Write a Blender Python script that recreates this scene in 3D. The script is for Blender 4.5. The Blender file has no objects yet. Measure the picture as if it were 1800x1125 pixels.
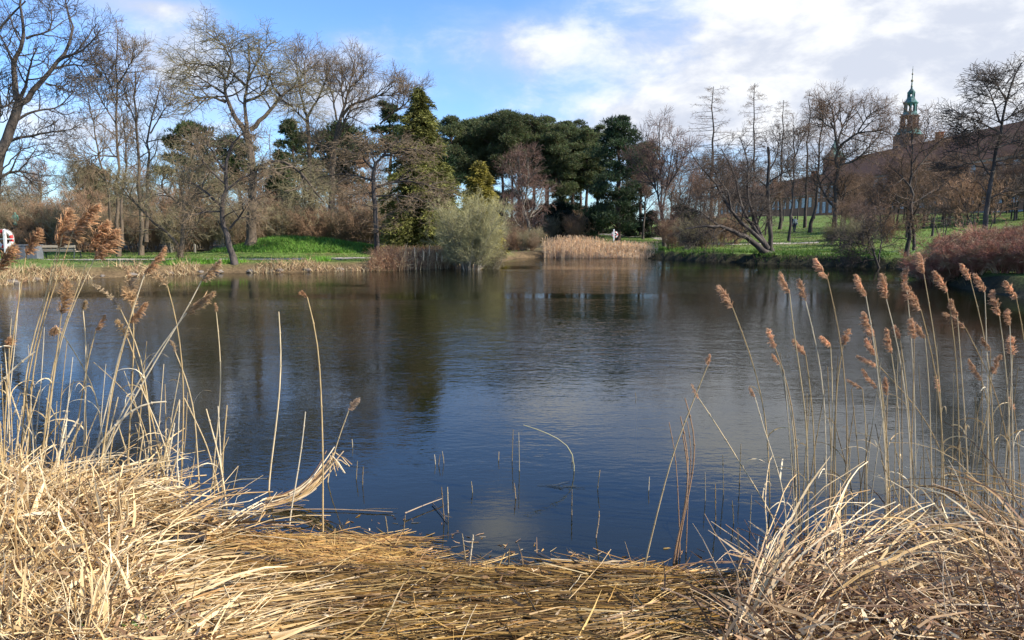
import bpy, math, random
import numpy as np
from math import radians as R, sin, cos, tan, atan, pi
from mathutils import Vector
sc = bpy.context.scene
COL = sc.collection

# ------------------------------------------------------------------ camera
F, EYE, HOR = 1285.0, 1.9, 405.0
PITCH = atan((562.5 - HOR) / F)
cam = bpy.data.cameras.new('camera')
cam.sensor_width = 36.0
cam.lens = 36.0 * F / 1800.0
cam.clip_start, cam.clip_end = 0.05, 4000.0
camo = bpy.data.objects.new('camera', cam)
COL.objects.link(camo)
camo.location = (0, 0, EYE)
camo.rotation_euler = (pi / 2 - PITCH, 0, 0)
sc.camera = camo

def ray(px, py):
    u, v = (px - 900) / F, (562.5 - py) / F
    return np.array([u, v * sin(PITCH) + cos(PITCH), v * cos(PITCH) - sin(PITCH)])

def at(px, py, Y):
    d = ray(px, py)
    return np.array([0, 0, EYE]) + d * (Y / d[1])

def onz(px, py, z=0.0):
    d = ray(px, py)
    return np.array([0, 0, EYE]) + d * ((z - EYE) / d[2])

# ------------------------------------------------------------------ sun, sky, exposure
SUN_AZ, SUN_EL = 106.0, 37.0          # degrees clockwise from the view axis, elevation
sd = Vector((sin(R(SUN_AZ)) * cos(R(SUN_EL)), cos(R(SUN_AZ)) * cos(R(SUN_EL)), sin(R(SUN_EL))))
sl = bpy.data.lights.new('sun', 'SUN')
sl.energy, sl.angle, sl.color = 5.0, R(0.5), (1.0, 0.93, 0.82)
so = bpy.data.objects.new('sun', sl)
COL.objects.link(so)
so.rotation_euler = sd.to_track_quat('Z', 'Y').to_euler()
sc.view_settings.view_transform = 'Standard'
sc.view_settings.look = 'None'
sc.view_settings.gamma = 1.0
sc.view_settings.exposure = 0.8

class NT:
    """small helper to write node trees"""
    def __init__(s, tree):
        s.t = tree
        tree.nodes.clear()
    def n(s, typ, **kw):
        nd = s.t.nodes.new(typ)
        for k, v in kw.items():
            if k.startswith('i_'):
                key = k[2:]
                key = int(key) if key.isdigit() else key.replace('_', ' ')
                if hasattr(v, 'is_linked') or isinstance(v, bpy.types.NodeSocket):
                    s.t.links.new(v, nd.inputs[key])
                else:
                    nd.inputs[key].default_value = v
            else:
                setattr(nd, k, v)
        return nd
    def m(s, op, a, b=0.0, c=None, clamp=False):
        nd = s.t.nodes.new('ShaderNodeMath')
        nd.operation, nd.use_clamp = op, clamp
        for i, v in enumerate((a, b, c)):
            if v is None: continue
            if isinstance(v, bpy.types.NodeSocket): s.t.links.new(v, nd.inputs[i])
            else: nd.inputs[i].default_value = v
        return nd.outputs[0]
    def mix(s, f, a, b, blend='MIX'):
        nd = s.t.nodes.new('ShaderNodeMix')
        nd.data_type, nd.blend_type = 'RGBA', blend
        for i, v in ((0, f), (6, a), (7, b)):
            if isinstance(v, bpy.types.NodeSocket): s.t.links.new(v, nd.inputs[i])
            else: nd.inputs[i].default_value = v if i == 0 else tuple(v)[:3] + (1,)
        return nd.outputs[2]
    def ss(s, v, lo, hi, a=0.0, b=1.0):
        nd = s.t.nodes.new('ShaderNodeMapRange')
        nd.interpolation_type = 'SMOOTHSTEP'
        s.t.links.new(v, nd.inputs[0])
        for i, x in ((1, lo), (2, hi), (3, a), (4, b)): nd.inputs[i].default_value = x
        return nd.outputs[0]
    def noise(s, vec, scale, detail=4.0, rough=0.55, dist=0.0):
        nd = s.n('ShaderNodeTexNoise')
        if vec is not None: s.t.links.new(vec, nd.inputs['Vector'])
        nd.inputs['Scale'].default_value = scale
        nd.inputs['Detail'].default_value = detail
        nd.inputs['Roughness'].default_value = rough
        nd.inputs['Distortion'].default_value = dist
        return nd.outputs[0]
    def mapv(s, vec, sc3):
        nd = s.n('ShaderNodeMapping')
        s.t.links.new(vec, nd.inputs[0])
        nd.inputs['Scale'].default_value = sc3
        return nd.outputs[0]
    def link(s, a, b): s.t.links.new(a, b)

w = bpy.data.worlds.new('World')
sc.world = w
w.use_nodes = True
N = NT(w.node_tree)
sky = N.n('ShaderNodeTexSky', sky_type='NISHITA', sun_disc=False, sun_elevation=R(SUN_EL), sun_rotation=R(SUN_AZ),
          altitude=0.0, air_density=1.0, dust_density=0.6, ozone_density=1.6)
dirv = N.n('ShaderNodeTexCoord').outputs['Generated']
sep = N.n('ShaderNodeSeparateXYZ'); N.link(dirv, sep.inputs[0])
X_, Y_, Z_ = sep.outputs
az = N.m('ARCTAN2', X_, Y_)
el = N.m('ARCSINE', Z_)
zc = N.m('ADD', N.m('MAXIMUM', Z_, 0.0), 0.16)          # clouds lie on a flat layer overhead
cmb = N.n('ShaderNodeCombineXYZ')
N.link(N.m('DIVIDE', X_, zc), cmb.inputs[0]); N.link(N.m('DIVIDE', Y_, zc), cmb.inputs[1])
lay = cmb.outputs[0]
CLOUDS = [  # px, py, half width, half height, weight
    (1660, 5, 290, 70, .95), (1340, 150, 110, 42, .62), (1600, 165, 240, 70, .85), (1060, 135, 340, 115, .42),
    (930, 75, 130, 36, .42), (310, 95, 75, 42, .75), (585, 160, 85, 55, .85), (100, 235, 150, 40, .62),
    (330, 190, 140, 70, .40), (250, 8, 110, 16, .5), (1750, 260, 340, 110, .55), (1180, 215, 160, 40, .62), (1800, -110, 300, 80, .5),
    (880, -185, 70, 42, .62), (1400, -40, 170, 40, .35), (60, 20, 60, 30, .3)]
tot = None
for px, py, sx, sy, wt in CLOUDS:
    d = ray(px, py); d = d / np.linalg.norm(d)
    a0, e0 = math.atan2(d[0], d[1]), math.asin(d[2])
    qa = N.m('MULTIPLY', N.m('SUBTRACT', az, a0), F / sx)
    qe = N.m('MULTIPLY', N.m('SUBTRACT', el, e0), F / sy)
    q = N.m('ADD', N.m('MULTIPLY', qa, qa), N.m('MULTIPLY', qe, qe))
    g = N.m('MULTIPLY', N.m('POWER', 2.718, N.m('MULTIPLY', q, -0.7)), wt)
    tot = g if tot is None else N.m('ADD', tot, g)
n1 = N.noise(N.mapv(lay, (1.0, 1.0, 1)), 1.7, 9, .62, .3)
n2 = N.noise(N.mapv(dirv, (1, 1, 2.0)), 9.0, 8, .6, .25)
n3 = N.noise(N.mapv(dirv, (1, 1, 2.3)), 5.0, 6, .55, .2)
nn = N.m('ADD', N.m('MULTIPLY', N.m('SUBTRACT', n1, .5), .75), N.m('MULTIPLY', N.m('SUBTRACT', n2, .5), 1.1))
cov = N.ss(N.m('ADD', tot, nn), 0.16, 1.02)
hz = N.ss(N.m('ADD', tot, N.m('MULTIPLY', nn, .4)), 0.08, 0.95, 0.0, 0.62)
cov = N.m('MAXIMUM', cov, hz)
shade = N.ss(N.m('ADD', n3, N.m('MULTIPLY', N.m('SUBTRACT', n2, .5), .8)), 0.40, 0.66)
ccol = N.mix(shade, (3.9, 4.2, 4.9), (5.8, 5.9, 6.1))
skyc = N.mix(1.0, sky.outputs[0], (0.74, 1.02, 1.44), 'MULTIPLY')
final = N.mix(cov, skyc, ccol)
bg = N.n('ShaderNodeBackground', i_Strength=0.105); N.link(final, bg.inputs[0])
out = N.n('ShaderNodeOutputWorld'); N.link(bg.outputs[0], out.inputs[0])

# ------------------------------------------------------------------ object helpers
def mesh_from(name, V, Q=None, T=None, col=None, mats=(), midx=None, smooth=False):
    me = bpy.data.meshes.new(name)
    V = np.asarray(V, np.float32).reshape(-1, 3)
    Q = np.zeros((0, 4), np.int32) if Q is None else np.asarray(Q, np.int32).reshape(-1, 4)
    T = np.zeros((0, 3), np.int32) if T is None else np.asarray(T, np.int32).reshape(-1, 3)
    nl = Q.size + T.size
    me.vertices.add(len(V)); me.vertices.foreach_set('co', V.ravel())
    me.loops.add(nl); me.loops.foreach_set('vertex_index', np.concatenate([Q.ravel(), T.ravel()]))
    st = np.concatenate([np.arange(len(Q)) * 4, Q.size + np.arange(len(T)) * 3]).astype(np.int32)
    me.polygons.add(len(st)); me.polygons.foreach_set('loop_start', st)
    if midx is not None: me.polygons.foreach_set('material_index', np.asarray(midx, np.int32))
    me.polygons.foreach_set('use_smooth', np.full(len(st), smooth, bool))
    if col is not None:
        a = me.color_attributes.new('Col', 'FLOAT_COLOR', 'POINT')
        c = np.ones((len(V), 4), np.float32); c[:, :3] = col
        a.data.foreach_set('color', c.ravel())
    for m in mats: me.materials.append(m)
    me.update(calc_edges=True)
    return me

class Acc:
    """collects tubes, boxes, blades; builds ONE mesh"""
    def __init__(s): s.V, s.Q, s.T, s.C, s.mQ, s.mT, s.k = [], [], [], [], [], [], 0
    def add(s, V, Q=None, T=None, col=None, mi=0):
        V = np.asarray(V, float).reshape(-1, 3)
        s.V.append(V)
        if Q is not None: Q = np.asarray(Q, int).reshape(-1, 4); s.Q.append(Q + s.k); s.mQ.append(np.full(len(Q), mi))
        if T is not None: T = np.asarray(T, int).reshape(-1, 3); s.T.append(T + s.k); s.mT.append(np.full(len(T), mi))
        c = np.ones((len(V), 3)) * (0.5 if col is None else np.asarray(col))
        s.C.append(c); s.k += len(V)
    def tubes(s, P, r, n=3, col=None, mi=0):
        """P (B,k,3), r (B,k), col (B,3) or (3,)"""
        P = np.asarray(P, float); r = np.asarray(r, float)
        B, K, _ = P.shape
        Tn = np.gradient(P, axis=1); Tn /= np.linalg.norm(Tn, axis=2, keepdims=True) + 1e-9
        m = np.abs(P[:, -1] - P[:, 0]); ref = np.eye(3)[np.argmin(m, axis=1)][:, None, :]
        a = np.cross(Tn, ref); a /= np.linalg.norm(a, axis=2, keepdims=True) + 1e-9
        b = np.cross(Tn, a)
        th = np.arange(n) * 2 * pi / n
        V = P[:, :, None, :] + r[:, :, None, None] * (a[:, :, None, :] * np.cos(th)[None, None, :, None] + b[:, :, None, :] * np.sin(th)[None, None, :, None])
        i0 = (np.arange(B)[:, None, None] * K + np.arange(K - 1)[None, :, None]) * n
        j = np.arange(n)[None, None, :]; j2 = (j + 1) % n
        Q = np.stack([i0 + j, i0 + j2, i0 + n + j2, i0 + n + j], -1).reshape(-1, 4)
        if col is not None:
            col = np.asarray(col, float)
            if col.ndim == 2: col = np.repeat(col, K * n, axis=0)
        s.add(V, Q, None, col, mi)
    def box(s, c, h, rot=0.0, col=None, mi=0, bev=0.0):
        c = np.asarray(c, float); h = np.asarray(h, float)
        sg = np.array([[x, y, z] for z in (-1, 1) for x, y in ((-1, -1), (1, -1), (1, 1), (-1, 1))], float)
        V = sg * h
        cr, sr = cos(rot), sin(rot)
        V = np.stack([V[:, 0] * cr - V[:, 1] * sr, V[:, 0] * sr + V[:, 1] * cr, V[:, 2]], 1) + c
        s.add(V, [[3, 2, 1, 0], [4, 5, 6, 7], [0, 1, 5, 4], [1, 2, 6, 5], [2, 3, 7, 6], [3, 0, 4, 7]], None, col, mi)
    def lathe(s, prof, n=8, c=(0, 0, 0), rot=0.0, col=None, mi=0):
        prof = np.asarray(prof, float)
        th = np.arange(n) * 2 * pi / n + rot
        V = np.stack([prof[:, None, 0] * np.cos(th), prof[:, None, 0] * np.sin(th), np.repeat(prof[:, 1:2], n, 1)], -1) + np.asarray(c, float)
        K = len(prof)
        i0 = np.arange(K - 1)[:, None] * n; j = np.arange(n)[None]; j2 = (j + 1) % n
        s.add(V, np.stack([i0 + j, i0 + j2, i0 + n + j2, i0 + n + j], -1), None, col, mi)
    def blades(s, P, D, L, W, col=None, side=None, mi=0):
        """triangular leaf faces: base P, direction D, length L, half width W"""
        P = np.asarray(P, float); D = np.asarray(D, float)
        D = D / (np.linalg.norm(D, axis=1, keepdims=True) + 1e-9)
        if side is None:
            side = np.cross(D, RNG.normal(size=D.shape))
        side = side / (np.linalg.norm(side, axis=1, keepdims=True) + 1e-9)
        L = np.broadcast_to(np.asarray(L, float), (len(P),))[:, None]; W = np.broadcast_to(np.asarray(W, float), (len(P),))[:, None]
        V = np.stack([P - side * W, P + side * W, P + D * L], 1).reshape(-1, 3)
        T = np.arange(len(P) * 3).reshape(-1, 3)
        if col is not None:
            col = np.asarray(col, float)
            if col.ndim == 2: col = np.repeat(col, 3, axis=0)
        s.add(V, None, T, col, mi)
    def build(s, name, mats, parent=None, base=None, smooth=False, link=True):
        V = np.concatenate(s.V) if s.V else np.zeros((0, 3))
        if base is not None: V = V - np.asarray(base)
        Q = np.concatenate(s.Q) if s.Q else None
        T = np.concatenate(s.T) if s.T else None
        mi = np.concatenate(s.mQ + s.mT) if (s.mQ or s.mT) else None
        if not isinstance(mats, (list, tuple)): mats = [mats]
        me = mesh_from(name, V, Q, T, np.concatenate(s.C), mats, mi, smooth)
        if not link: return me
        return obj(name, me, parent)

RNG = np.random.default_rng(7)

def obj(name, me, parent=None, loc=None):
    o = bpy.data.objects.new(name, me); COL.objects.link(o)
    if parent is not None: o.parent = parent
    if loc is not None: o.location = loc
    return o
def thing(name, label, cat, loc, group=None, rz=0.0):
    o = bpy.data.objects.new(name, None); COL.objects.link(o)
    o.empty_display_size = 0.2
    o.location = loc; o.rotation_euler = (0, 0, rz)
    return tag(o, label, cat, group)
def tag(o, label=None, cat=None, group=None, kind=None):
    if label: o['label'] = label
    if cat: o['category'] = cat
    if group: o['group'] = group
    if kind: o['kind'] = kind
    return o

# ------------------------------------------------------------------ materials
def mat(name, color=(.5, .5, .5), rough=.8, use_col=False, nscale=6.0, namp=.35, bump=0.0, bscale=20.0, stretch=(1, 1, 1), transl=0.0, metal=0.0, spec=.3, second=None, sscale=1.0, oscale=True):
    m = bpy.data.materials.new(name); m.use_nodes = True
    N = NT(m.node_tree)
    tc = N.n('ShaderNodeTexCoord').outputs['Object']
    v = N.mapv(tc, stretch)
    nz = N.noise(v, nscale, 5, .6)
    if use_col:
        base = N.n('ShaderNodeAttribute', attribute_name='Col').outputs[0]
    else:
        rgb = N.n('ShaderNodeRGB'); rgb.outputs[0].default_value = tuple(color) + (1,); base = rgb.outputs[0]
    if second is not None:
        base = N.mix(N.ss(N.noise(v, sscale, 6, .6), .42, .62), base, second)
    f = N.ss(nz, .25, .75, 1 - namp, 1 + namp)
    cmbn = N.n('ShaderNodeCombineXYZ')
    for i in range(3): N.link(f, cmbn.inputs[i])
    c = N.mix(1.0, base, cmbn.outputs[0], 'MULTIPLY')
    p = N.n('ShaderNodeBsdfPrincipled', i_Roughness=rough, i_Metallic=metal)
    p.inputs['Specular IOR Level'].default_value = spec
    N.link(c, p.inputs['Base Color'])
    if bump:
        b = N.n('ShaderNodeBump', i_Strength=bump, i_Distance=0.05)
        N.link(N.noise(v, bscale, 6, .65), b.inputs['Height']); N.link(b.outputs[0], p.inputs['Normal'])
    sh = p.outputs[0]
    if transl:
        t = N.n('ShaderNodeBsdfTranslucent'); N.link(c, t.inputs[0])
        mx = N.n('ShaderNodeMixShader', i_0=transl); N.link(sh, mx.inputs[1]); N.link(t.outputs[0], mx.inputs[2]); sh = mx.outputs[0]
    o = N.n('ShaderNodeOutputMaterial'); N.link(sh, o.inputs[0])
    return m

M = {}
M['bark'] = mat('bark', (.115, .085, .058), .9, nscale=3, namp=.5, bump=.8, bscale=14, stretch=(1, 1, .35))
M['bark_dark'] = mat('bark_dark', (.078, .062, .05), .9, nscale=3, namp=.5, bump=.8, bscale=14, stretch=(1, 1, .35))  # dark bark; right-hand trees also take it as a painted silhouette look
M['bark_pale'] = mat('bark_pale', (.24, .21, .16), .9, nscale=3, namp=.5, bump=.7, bscale=14, stretch=(1, 1, .35))
M['bark_pine'] = mat('bark_pine', (.085, .055, .04), .9, nscale=3, namp=.5, bump=.8, bscale=14, stretch=(1, 1, .35))
M['twig'] = mat('twig', (.20, .142, .085), .85, nscale=1.2, namp=.3)
M['twig_olive'] = mat('twig_olive', (.215, .18, .095), .85, nscale=1.0, namp=.3)
M['twig_brown'] = mat('twig_brown', (.27, .165, .095), .85, nscale=.6, namp=.35)
M['twig_umber'] = mat('twig_umber', (.165, .10, .06), .85, nscale=.6, namp=.35)  # darker copy of the brown twigs; right-hand trees' silhouette shade put into colour
M['twig_dark'] = mat('twig_dark', (.085, .064, .048), .85, nscale=1.0, namp=.3)  # dark twigs; on the right shore their colour also stands in for silhouette shade
M['twig_red'] = mat('twig_red', (.19, .115, .085), .85, nscale=.8, namp=.3)
M['twig_crimson'] = mat('twig_crimson', (.36, .15, .095), .8, nscale=.8, namp=.4, second=(.32, .23, .13), sscale=1.3)
M['twig_willow'] = mat('twig_willow', (.30, .27, .125), .8, nscale=.8, namp=.3)
M['leaf'] = mat('leaf', use_col=True, rough=.65, nscale=1.5, namp=.25, transl=.28)
M['straw'] = mat('straw', use_col=True, rough=.6, nscale=12, namp=.22, transl=.2, spec=.35)
M['wet_straw'] = mat('wet_straw', use_col=True, rough=.5, nscale=10, namp=.3, transl=.12, spec=.35)
M['reedbed'] = mat('reedbed', use_col=True, rough=.7, nscale=8, namp=.2, transl=.5, spec=.2)
M['plume'] = mat('plume', use_col=True, rough=.9, nscale=30, namp=.25, transl=.42, spec=.1)
# ------------------------------------------------------------------ pond outline, terrain
SHORE_FAR = [(-200, 512), (-80, 506), (0, 502), (60, 494), (150, 490), (240, 486), (330, 482), (410, 480), (500, 479), (600, 477), (690, 476),
             (780, 473), (830, 470), (870, 465), (890, 459), (905, 454.5), (930, 453), (960, 452.5), (1050, 453), (1140, 454), (1200, 457.5), (1260, 460.5), (1330, 463),
             (1400, 465.5), (1470, 467.5), (1530, 469.5), (1575, 472), (1605, 479), (1640, 492), (1700, 508), (1800, 524), (1900, 540)]
SHORE_NEAR = [(1900, 1045), (1780, 1050), (1600, 1052), (1450, 1045), (1330, 1035), (1260, 1024), (1150, 1018), (1000, 1012), (880, 1010), (770, 1010), (715, 1012),
              (640, 1008), (540, 1000), (440, 985), (350, 955), (320, 905), (290, 872), (240, 852), (120, 838), (0, 830), (-150, 822)]
pond = [onz(*p)[:2] for p in SHORE_FAR]
pond += [np.array(p) for p in [(19, 16), (21, 9), (12, 5.0)]]
pond += [onz(*p)[:2] for p in SHORE_NEAR]
pond += [np.array(p) for p in [(-9, 7.5), (-18, 11), (-26, 16)]]
pond = np.array(pond)

def sdf(x, y):
    """distance to the shoreline, positive on land"""
    x = np.asarray(x, float); y = np.asarray(y, float)
    d2 = np.full(x.shape, 1e18); ins = np.zeros(x.shape, bool)
    for i in range(len(pond)):
        ax, ay = pond[i]; bx, by = pond[(i + 1) % len(pond)]
        ex, ey = bx - ax, by - ay
        t = np.clip(((x - ax) * ex + (y - ay) * ey) / (ex * ex + ey * ey), 0, 1)
        d2 = np.minimum(d2, (x - ax - t * ex) ** 2 + (y - ay - t * ey) ** 2)
        cr = (ay > y) != (by > y)
        with np.errstate(divide='ignore', invalid='ignore'):
            ins ^= cr & (x < ex * (y - ay) / (ey if ey != 0 else 1e-12) + ax)
    d = np.sqrt(d2)
    return np.where(ins, -d, d)

def sm(x, a, b):
    t = np.clip((x - a) / (b - a), 0, 1); return t * t * (3 - 2 * t)

def vnoise(x, y, s, seed=0):
    """smooth value noise"""
    g = np.random.default_rng(seed).random((64, 64))
    u = np.asarray(x) / s; v = np.asarray(y) / s
    i = np.floor(u).astype(int); j = np.floor(v).astype(int)
    fu, fv = u - i, v - j; fu = fu * fu * (3 - 2 * fu); fv = fv * fv * (3 - 2 * fv)
    a = g[i % 64, j % 64]; b = g[(i + 1) % 64, j % 64]; c = g[i % 64, (j + 1) % 64]; d = g[(i + 1) % 64, (j + 1) % 64]
    return (a * (1 - fu) + b * fu) * (1 - fv) + (c * (1 - fu) + d * fu) * fv - .5

MX, MY = -12.9, 46.0
def hgt(x, y):
    x = np.asarray(x, float); y = np.asarray(y, float)
    d = sdf(x, y)
    near = 1 - sm(y, 9, 14)
    n = vnoise(x, y, .9, 1) * .5 + vnoise(x, y, .35, 2) * .25
    bank_near = .02 + .06 * sm(d, 0, 1.2) + .03 * n
    bank_near = bank_near + .13 * np.exp(-((x + 2.9) / 1.3) ** 2 - ((y - 4.35) / .75) ** 2) * sm(d, -.1, .5)
    bank_near = bank_near + .07 * np.exp(-((x - 1.9) / .9) ** 2 - ((y - 3.35) / .35) ** 2)
    k = sm(x, 3, 9)
    bank_far = (.40 + .12 * k) * sm(d, -.05, .9 - .45 * k) + .10 * n * sm(d, 0, 2)
    rel = .025 * np.clip(y - 50, 0, 150) * sm(d, 0, 6)
    rel = rel + 1.0 * np.exp(-((x - MX) / 4.6) ** 2 - ((y - MY) / 3.4) ** 2) * (1 + .5 * vnoise(x, y, 2.2, 21) + .2 * vnoise(x, y, .8, 22))
    rs = np.clip((x - 13) / 40, 0, 1.15)
    rel = np.maximum(rel, 2.5 * rs ** 1.45 * sm(d, 0, 5) + 0.5 * rel)
    rel = rel + .12 * vnoise(x, y, 7, 3) * sm(d, 1, 6)
    land = near * bank_near + (1 - near) * (bank_far + rel)
    bed = -np.minimum(.85, .02 + .22 * np.abs(d) ** 1.0) * 1.0
    return np.where(d > 0, land, bed + .02 * n)

def h1(x, y): return float(hgt(np.array([x]), np.array([y]))[0])
def gpos(px, D, py=425):
    """ground point seen at picture column px, at depth D"""
    p = at(px, py, D); return np.array([p[0], p[1], h1(p[0], p[1])])
def ghit(px, py, y0=3.0, y1=300.0):
    d = ray(px, py); t = np.exp(np.linspace(math.log(y0), math.log(y1), 900)) / d[1]
    P = np.array([0, 0, EYE]) + t[:, None] * d
    z = np.maximum(hgt(P[:, 0], P[:, 1]), 0)
    k = np.argmax(P[:, 2] <= z)
    if P[k, 2] > z[k]: k = len(P) - 1
    return P[k]

def axis(segs):
    out = []
    for a, b, s in segs: out.append(np.arange(a, b, s))
    return np.unique(np.concatenate(out))
gx = axis([(-900, -120, 60), (-120, -40, 4), (-40, -7, .45), (-7, 7, .09), (7, 40, .45), (40, 130, 2), (130, 901, 60)])
gy = axis([(-40, 1, 2), (1, 2.6, .3), (2.6, 7, .07), (7, 20, .4), (20, 62, .33), (62, 150, 1.5), (150, 300, 12), (300, 1500, 100)])
GX, GY = np.meshgrid(gx, gy)
GZ = hgt(GX, GY)
GD = sdf(GX, GY)
V = np.stack([GX, GY, GZ], -1).reshape(-1, 3)
nx_, ny_ = len(gx), len(gy)
i0 = (np.arange(ny_ - 1)[:, None] * nx_ + np.arange(nx_ - 1)[None]).ravel()
Q = np.stack([i0, i0 + 1, i0 + nx_ + 1, i0 + nx_], 1)
# what the ground is made of, per vertex: lawn, dry bank, bare leafy soil, mud
x, y, d = GX.ravel(), GY.ravel(), GD.ravel()
grass_a = np.array((.095, .155, .028)); grass_b = np.array((.14, .185, .042)); lush = np.array((.14, .23, .04))
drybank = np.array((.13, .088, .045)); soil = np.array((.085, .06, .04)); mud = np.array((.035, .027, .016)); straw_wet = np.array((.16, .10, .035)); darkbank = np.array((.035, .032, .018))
c = grass_a + (grass_b - grass_a) * np.clip(vnoise(x, y, 3.5, 5) + .5, 0, 1)[:, None]
def blend(c, col, w): return c * (1 - w[:, None]) + col * w[:, None]
mound = np.exp(-((x - MX) / 4.6) ** 2 - ((y - MY) / 3.6) ** 2)
c = blend(c, lush, np.clip(mound * 1.6, 0, 1))
hedge = sm(y + 0.25 * np.abs(x + 12) * (x < -4) * 0 + 1.5 * vnoise(x, y, 4, 6), 50.5, 52.5) * (x < 4)
c = blend(c, soil, hedge * .9)
wood = sm(y + 5 * vnoise(x, y, 6, 9), 62, 70) * sm(-x, -9, -3)
c = blend(c, soil, wood * .8)
c = blend(c, np.array((.13, .10, .05)), (sm(vnoise(x, y, 2.2, 12), .12, .34) * (x > 5) * (y > 14)) * .55)
leftb = (x < 3) & (y > 14)
leafy = sm(vnoise(x, y, 2.6, 14) + .5 * vnoise(x, y, .7, 15), .10, .42) * (x < 5) * (y > 14)
c = blend(c, np.array((.15, .115, .055)), leafy * .55)
c = blend(c, drybank, (1 - sm(d + .5 * vnoise(x, y, 1.2, 8), .3, 1.5)) * leftb)
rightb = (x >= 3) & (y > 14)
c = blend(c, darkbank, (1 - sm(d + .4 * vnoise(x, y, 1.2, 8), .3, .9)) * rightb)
nearm = 1 - sm(y, 9, 13)
c = blend(c, np.array((.10, .07, .035)), nearm)
c = blend(c, straw_wet, nearm * sm(-d, -.3, .05) * sm(d, -.75, -.2))
c = blend(c, mud, sm(-d, .25, .9))
m = bpy.data.materials.new('ground'); m.use_nodes = True
N = NT(m.node_tree)
tc = N.n('ShaderNodeTexCoord').outputs['Object']
base = N.n('ShaderNodeAttribute', attribute_name='Col').outputs[0]
f = N.m('MULTIPLY', N.ss(N.noise(tc, 1.1, 8, .7), .3, .72, .55, 1.4), N.ss(N.noise(tc, 9, 5, .65), .3, .7, .72, 1.28))
cx = N.n('ShaderNodeCombineXYZ'); [N.link(f, cx.inputs[i]) for i in range(3)]
cc = N.mix(1.0, base, cx.outputs[0], 'MULTIPLY')
p = N.n('ShaderNodeBsdfPrincipled', i_Roughness=.92); p.inputs['Specular IOR Level'].default_value = .15
N.link(cc, p.inputs['Base Color'])
b = N.n('ShaderNodeBump', i_Strength=.7, i_Distance=.08); N.link(N.noise(tc, 7, 8, .7), b.inputs['Height']); N.link(b.outputs[0], p.inputs['Normal'])
o = N.n('ShaderNodeOutputMaterial'); N.link(p.outputs[0], o.inputs[0])
M['ground'] = m
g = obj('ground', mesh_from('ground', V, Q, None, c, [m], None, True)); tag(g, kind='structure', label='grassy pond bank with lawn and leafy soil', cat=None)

# ------------------------------------------------------------------ water
m = bpy.data.materials.new('water'); m.use_nodes = True
N = NT(m.node_tree)
tc = N.n('ShaderNodeTexCoord').outputs['Object']
r1 = N.noise(N.mapv(tc, (.55, 1.25, 1)), 3.2, 3, .55, .6)
r2 = N.noise(N.mapv(tc, (1.0, 2.0, 1)), 9.0, 2, .5, .4)
r3 = N.noise(N.mapv(tc, (.5, 1.1, 1)), .8, 2, .5)
hsum = N.m('ADD', N.m('ADD', N.m('MULTIPLY', r1, 1.0), N.m('MULTIPLY', r2, .5)), N.m('MULTIPLY', r3, 1.1))
patch = N.ss(N.noise(N.mapv(tc, (.035, .11, 1)), 1.0, 4, .55, .5), .42, .64, .22, 1.5)
nearc = N.n('ShaderNodeSeparateXYZ'); N.link(tc, nearc.inputs[0])
calm = N.ss(nearc.outputs[1], 4.5, 11.0, .35, 1.0)
b = N.n('ShaderNodeBump', i_Distance=.0085); N.link(N.m('MULTIPLY', patch, calm), b.inputs['Strength']); N.link(hsum, b.inputs['Height'])
fr = N.n('ShaderNodeFresnel', i_IOR=1.58); N.link(b.outputs[0], fr.inputs['Normal'])
gl = N.n('ShaderNodeBsdfGlossy', i_Roughness=.03); N.link(b.outputs[0], gl.inputs['Normal'])
tr = N.n('ShaderNodeBsdfTransparent'); tr.inputs[0].default_value = (.86, .88, .80, 1)
mx = N.n('ShaderNodeMixShader'); df = N.n('ShaderNodeBsdfDiffuse'); df.inputs[0].default_value = (.042, .046, .018, 1); tm = N.n('ShaderNodeMixShader', i_0=.2); N.link(tr.outputs[0], tm.inputs[1]); N.link(df.outputs[0], tm.inputs[2])
N.link(fr.outputs[0], mx.inputs[0]); N.link(tm.outputs[0], mx.inputs[1]); N.link(gl.outputs[0], mx.inputs[2])
o = N.n('ShaderNodeOutputMaterial'); N.link(mx.outputs[0], o.inputs[0])
va = N.n('ShaderNodeVolumeAbsorption', i_Density=3.2); va.inputs[0].default_value = (.42, .50, .38, 1)
N.link(va.outputs[0], o.inputs['Volume'])
M['water'] = m
wx0, wx1, wy0, wy1 = -29, 24, 2.0, 62
wv = [(wx0, wy0, 0), (wx1, wy0, 0), (wx1, wy1, 0), (wx0, wy1, 0)]
wo = obj('water', mesh_from('water', wv, [[0, 1, 2, 3]], None, None, [m])); tag(wo, kind='structure', label='rippled dark blue pond water')

# ------------------------------------------------------------------ paths laid on the ground
M['path'] = mat('path', (.36, .31, .24), .95, nscale=5, namp=.25, bump=.2)
def strip(name, pts, wd, label, up=.02, matn='path'):
    pts = np.array(pts, float); k = 60
    s = np.r_[0, np.cumsum(np.linalg.norm(np.diff(pts, axis=0), axis=1))]
    q = np.linspace(0, s[-1], k); P = np.stack([np.interp(q, s, pts[:, i]) for i in range(2)], 1)
    tg = np.gradient(P, axis=0); tg /= np.linalg.norm(tg, axis=1, keepdims=True)
    nr = np.stack([-tg[:, 1], tg[:, 0]], 1)
    rows = []
    for o_ in np.linspace(-.5, .5, 5):
        q2 = P + nr * o_ * wd
        rows.append(np.c_[q2, hgt(q2[:, 0], q2[:, 1]) + up])
    V = np.stack(rows, 1).reshape(-1, 3)
    i0 = (np.arange(k - 1)[:, None] * 5 + np.arange(4)[None]).ravel()
    o = obj(name, mesh_from(name, V, np.stack([i0, i0 + 1, i0 + 6, i0 + 5], 1), None, None, [M[matn]], None, True))
    tag(o, kind='structure', label=label)
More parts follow.
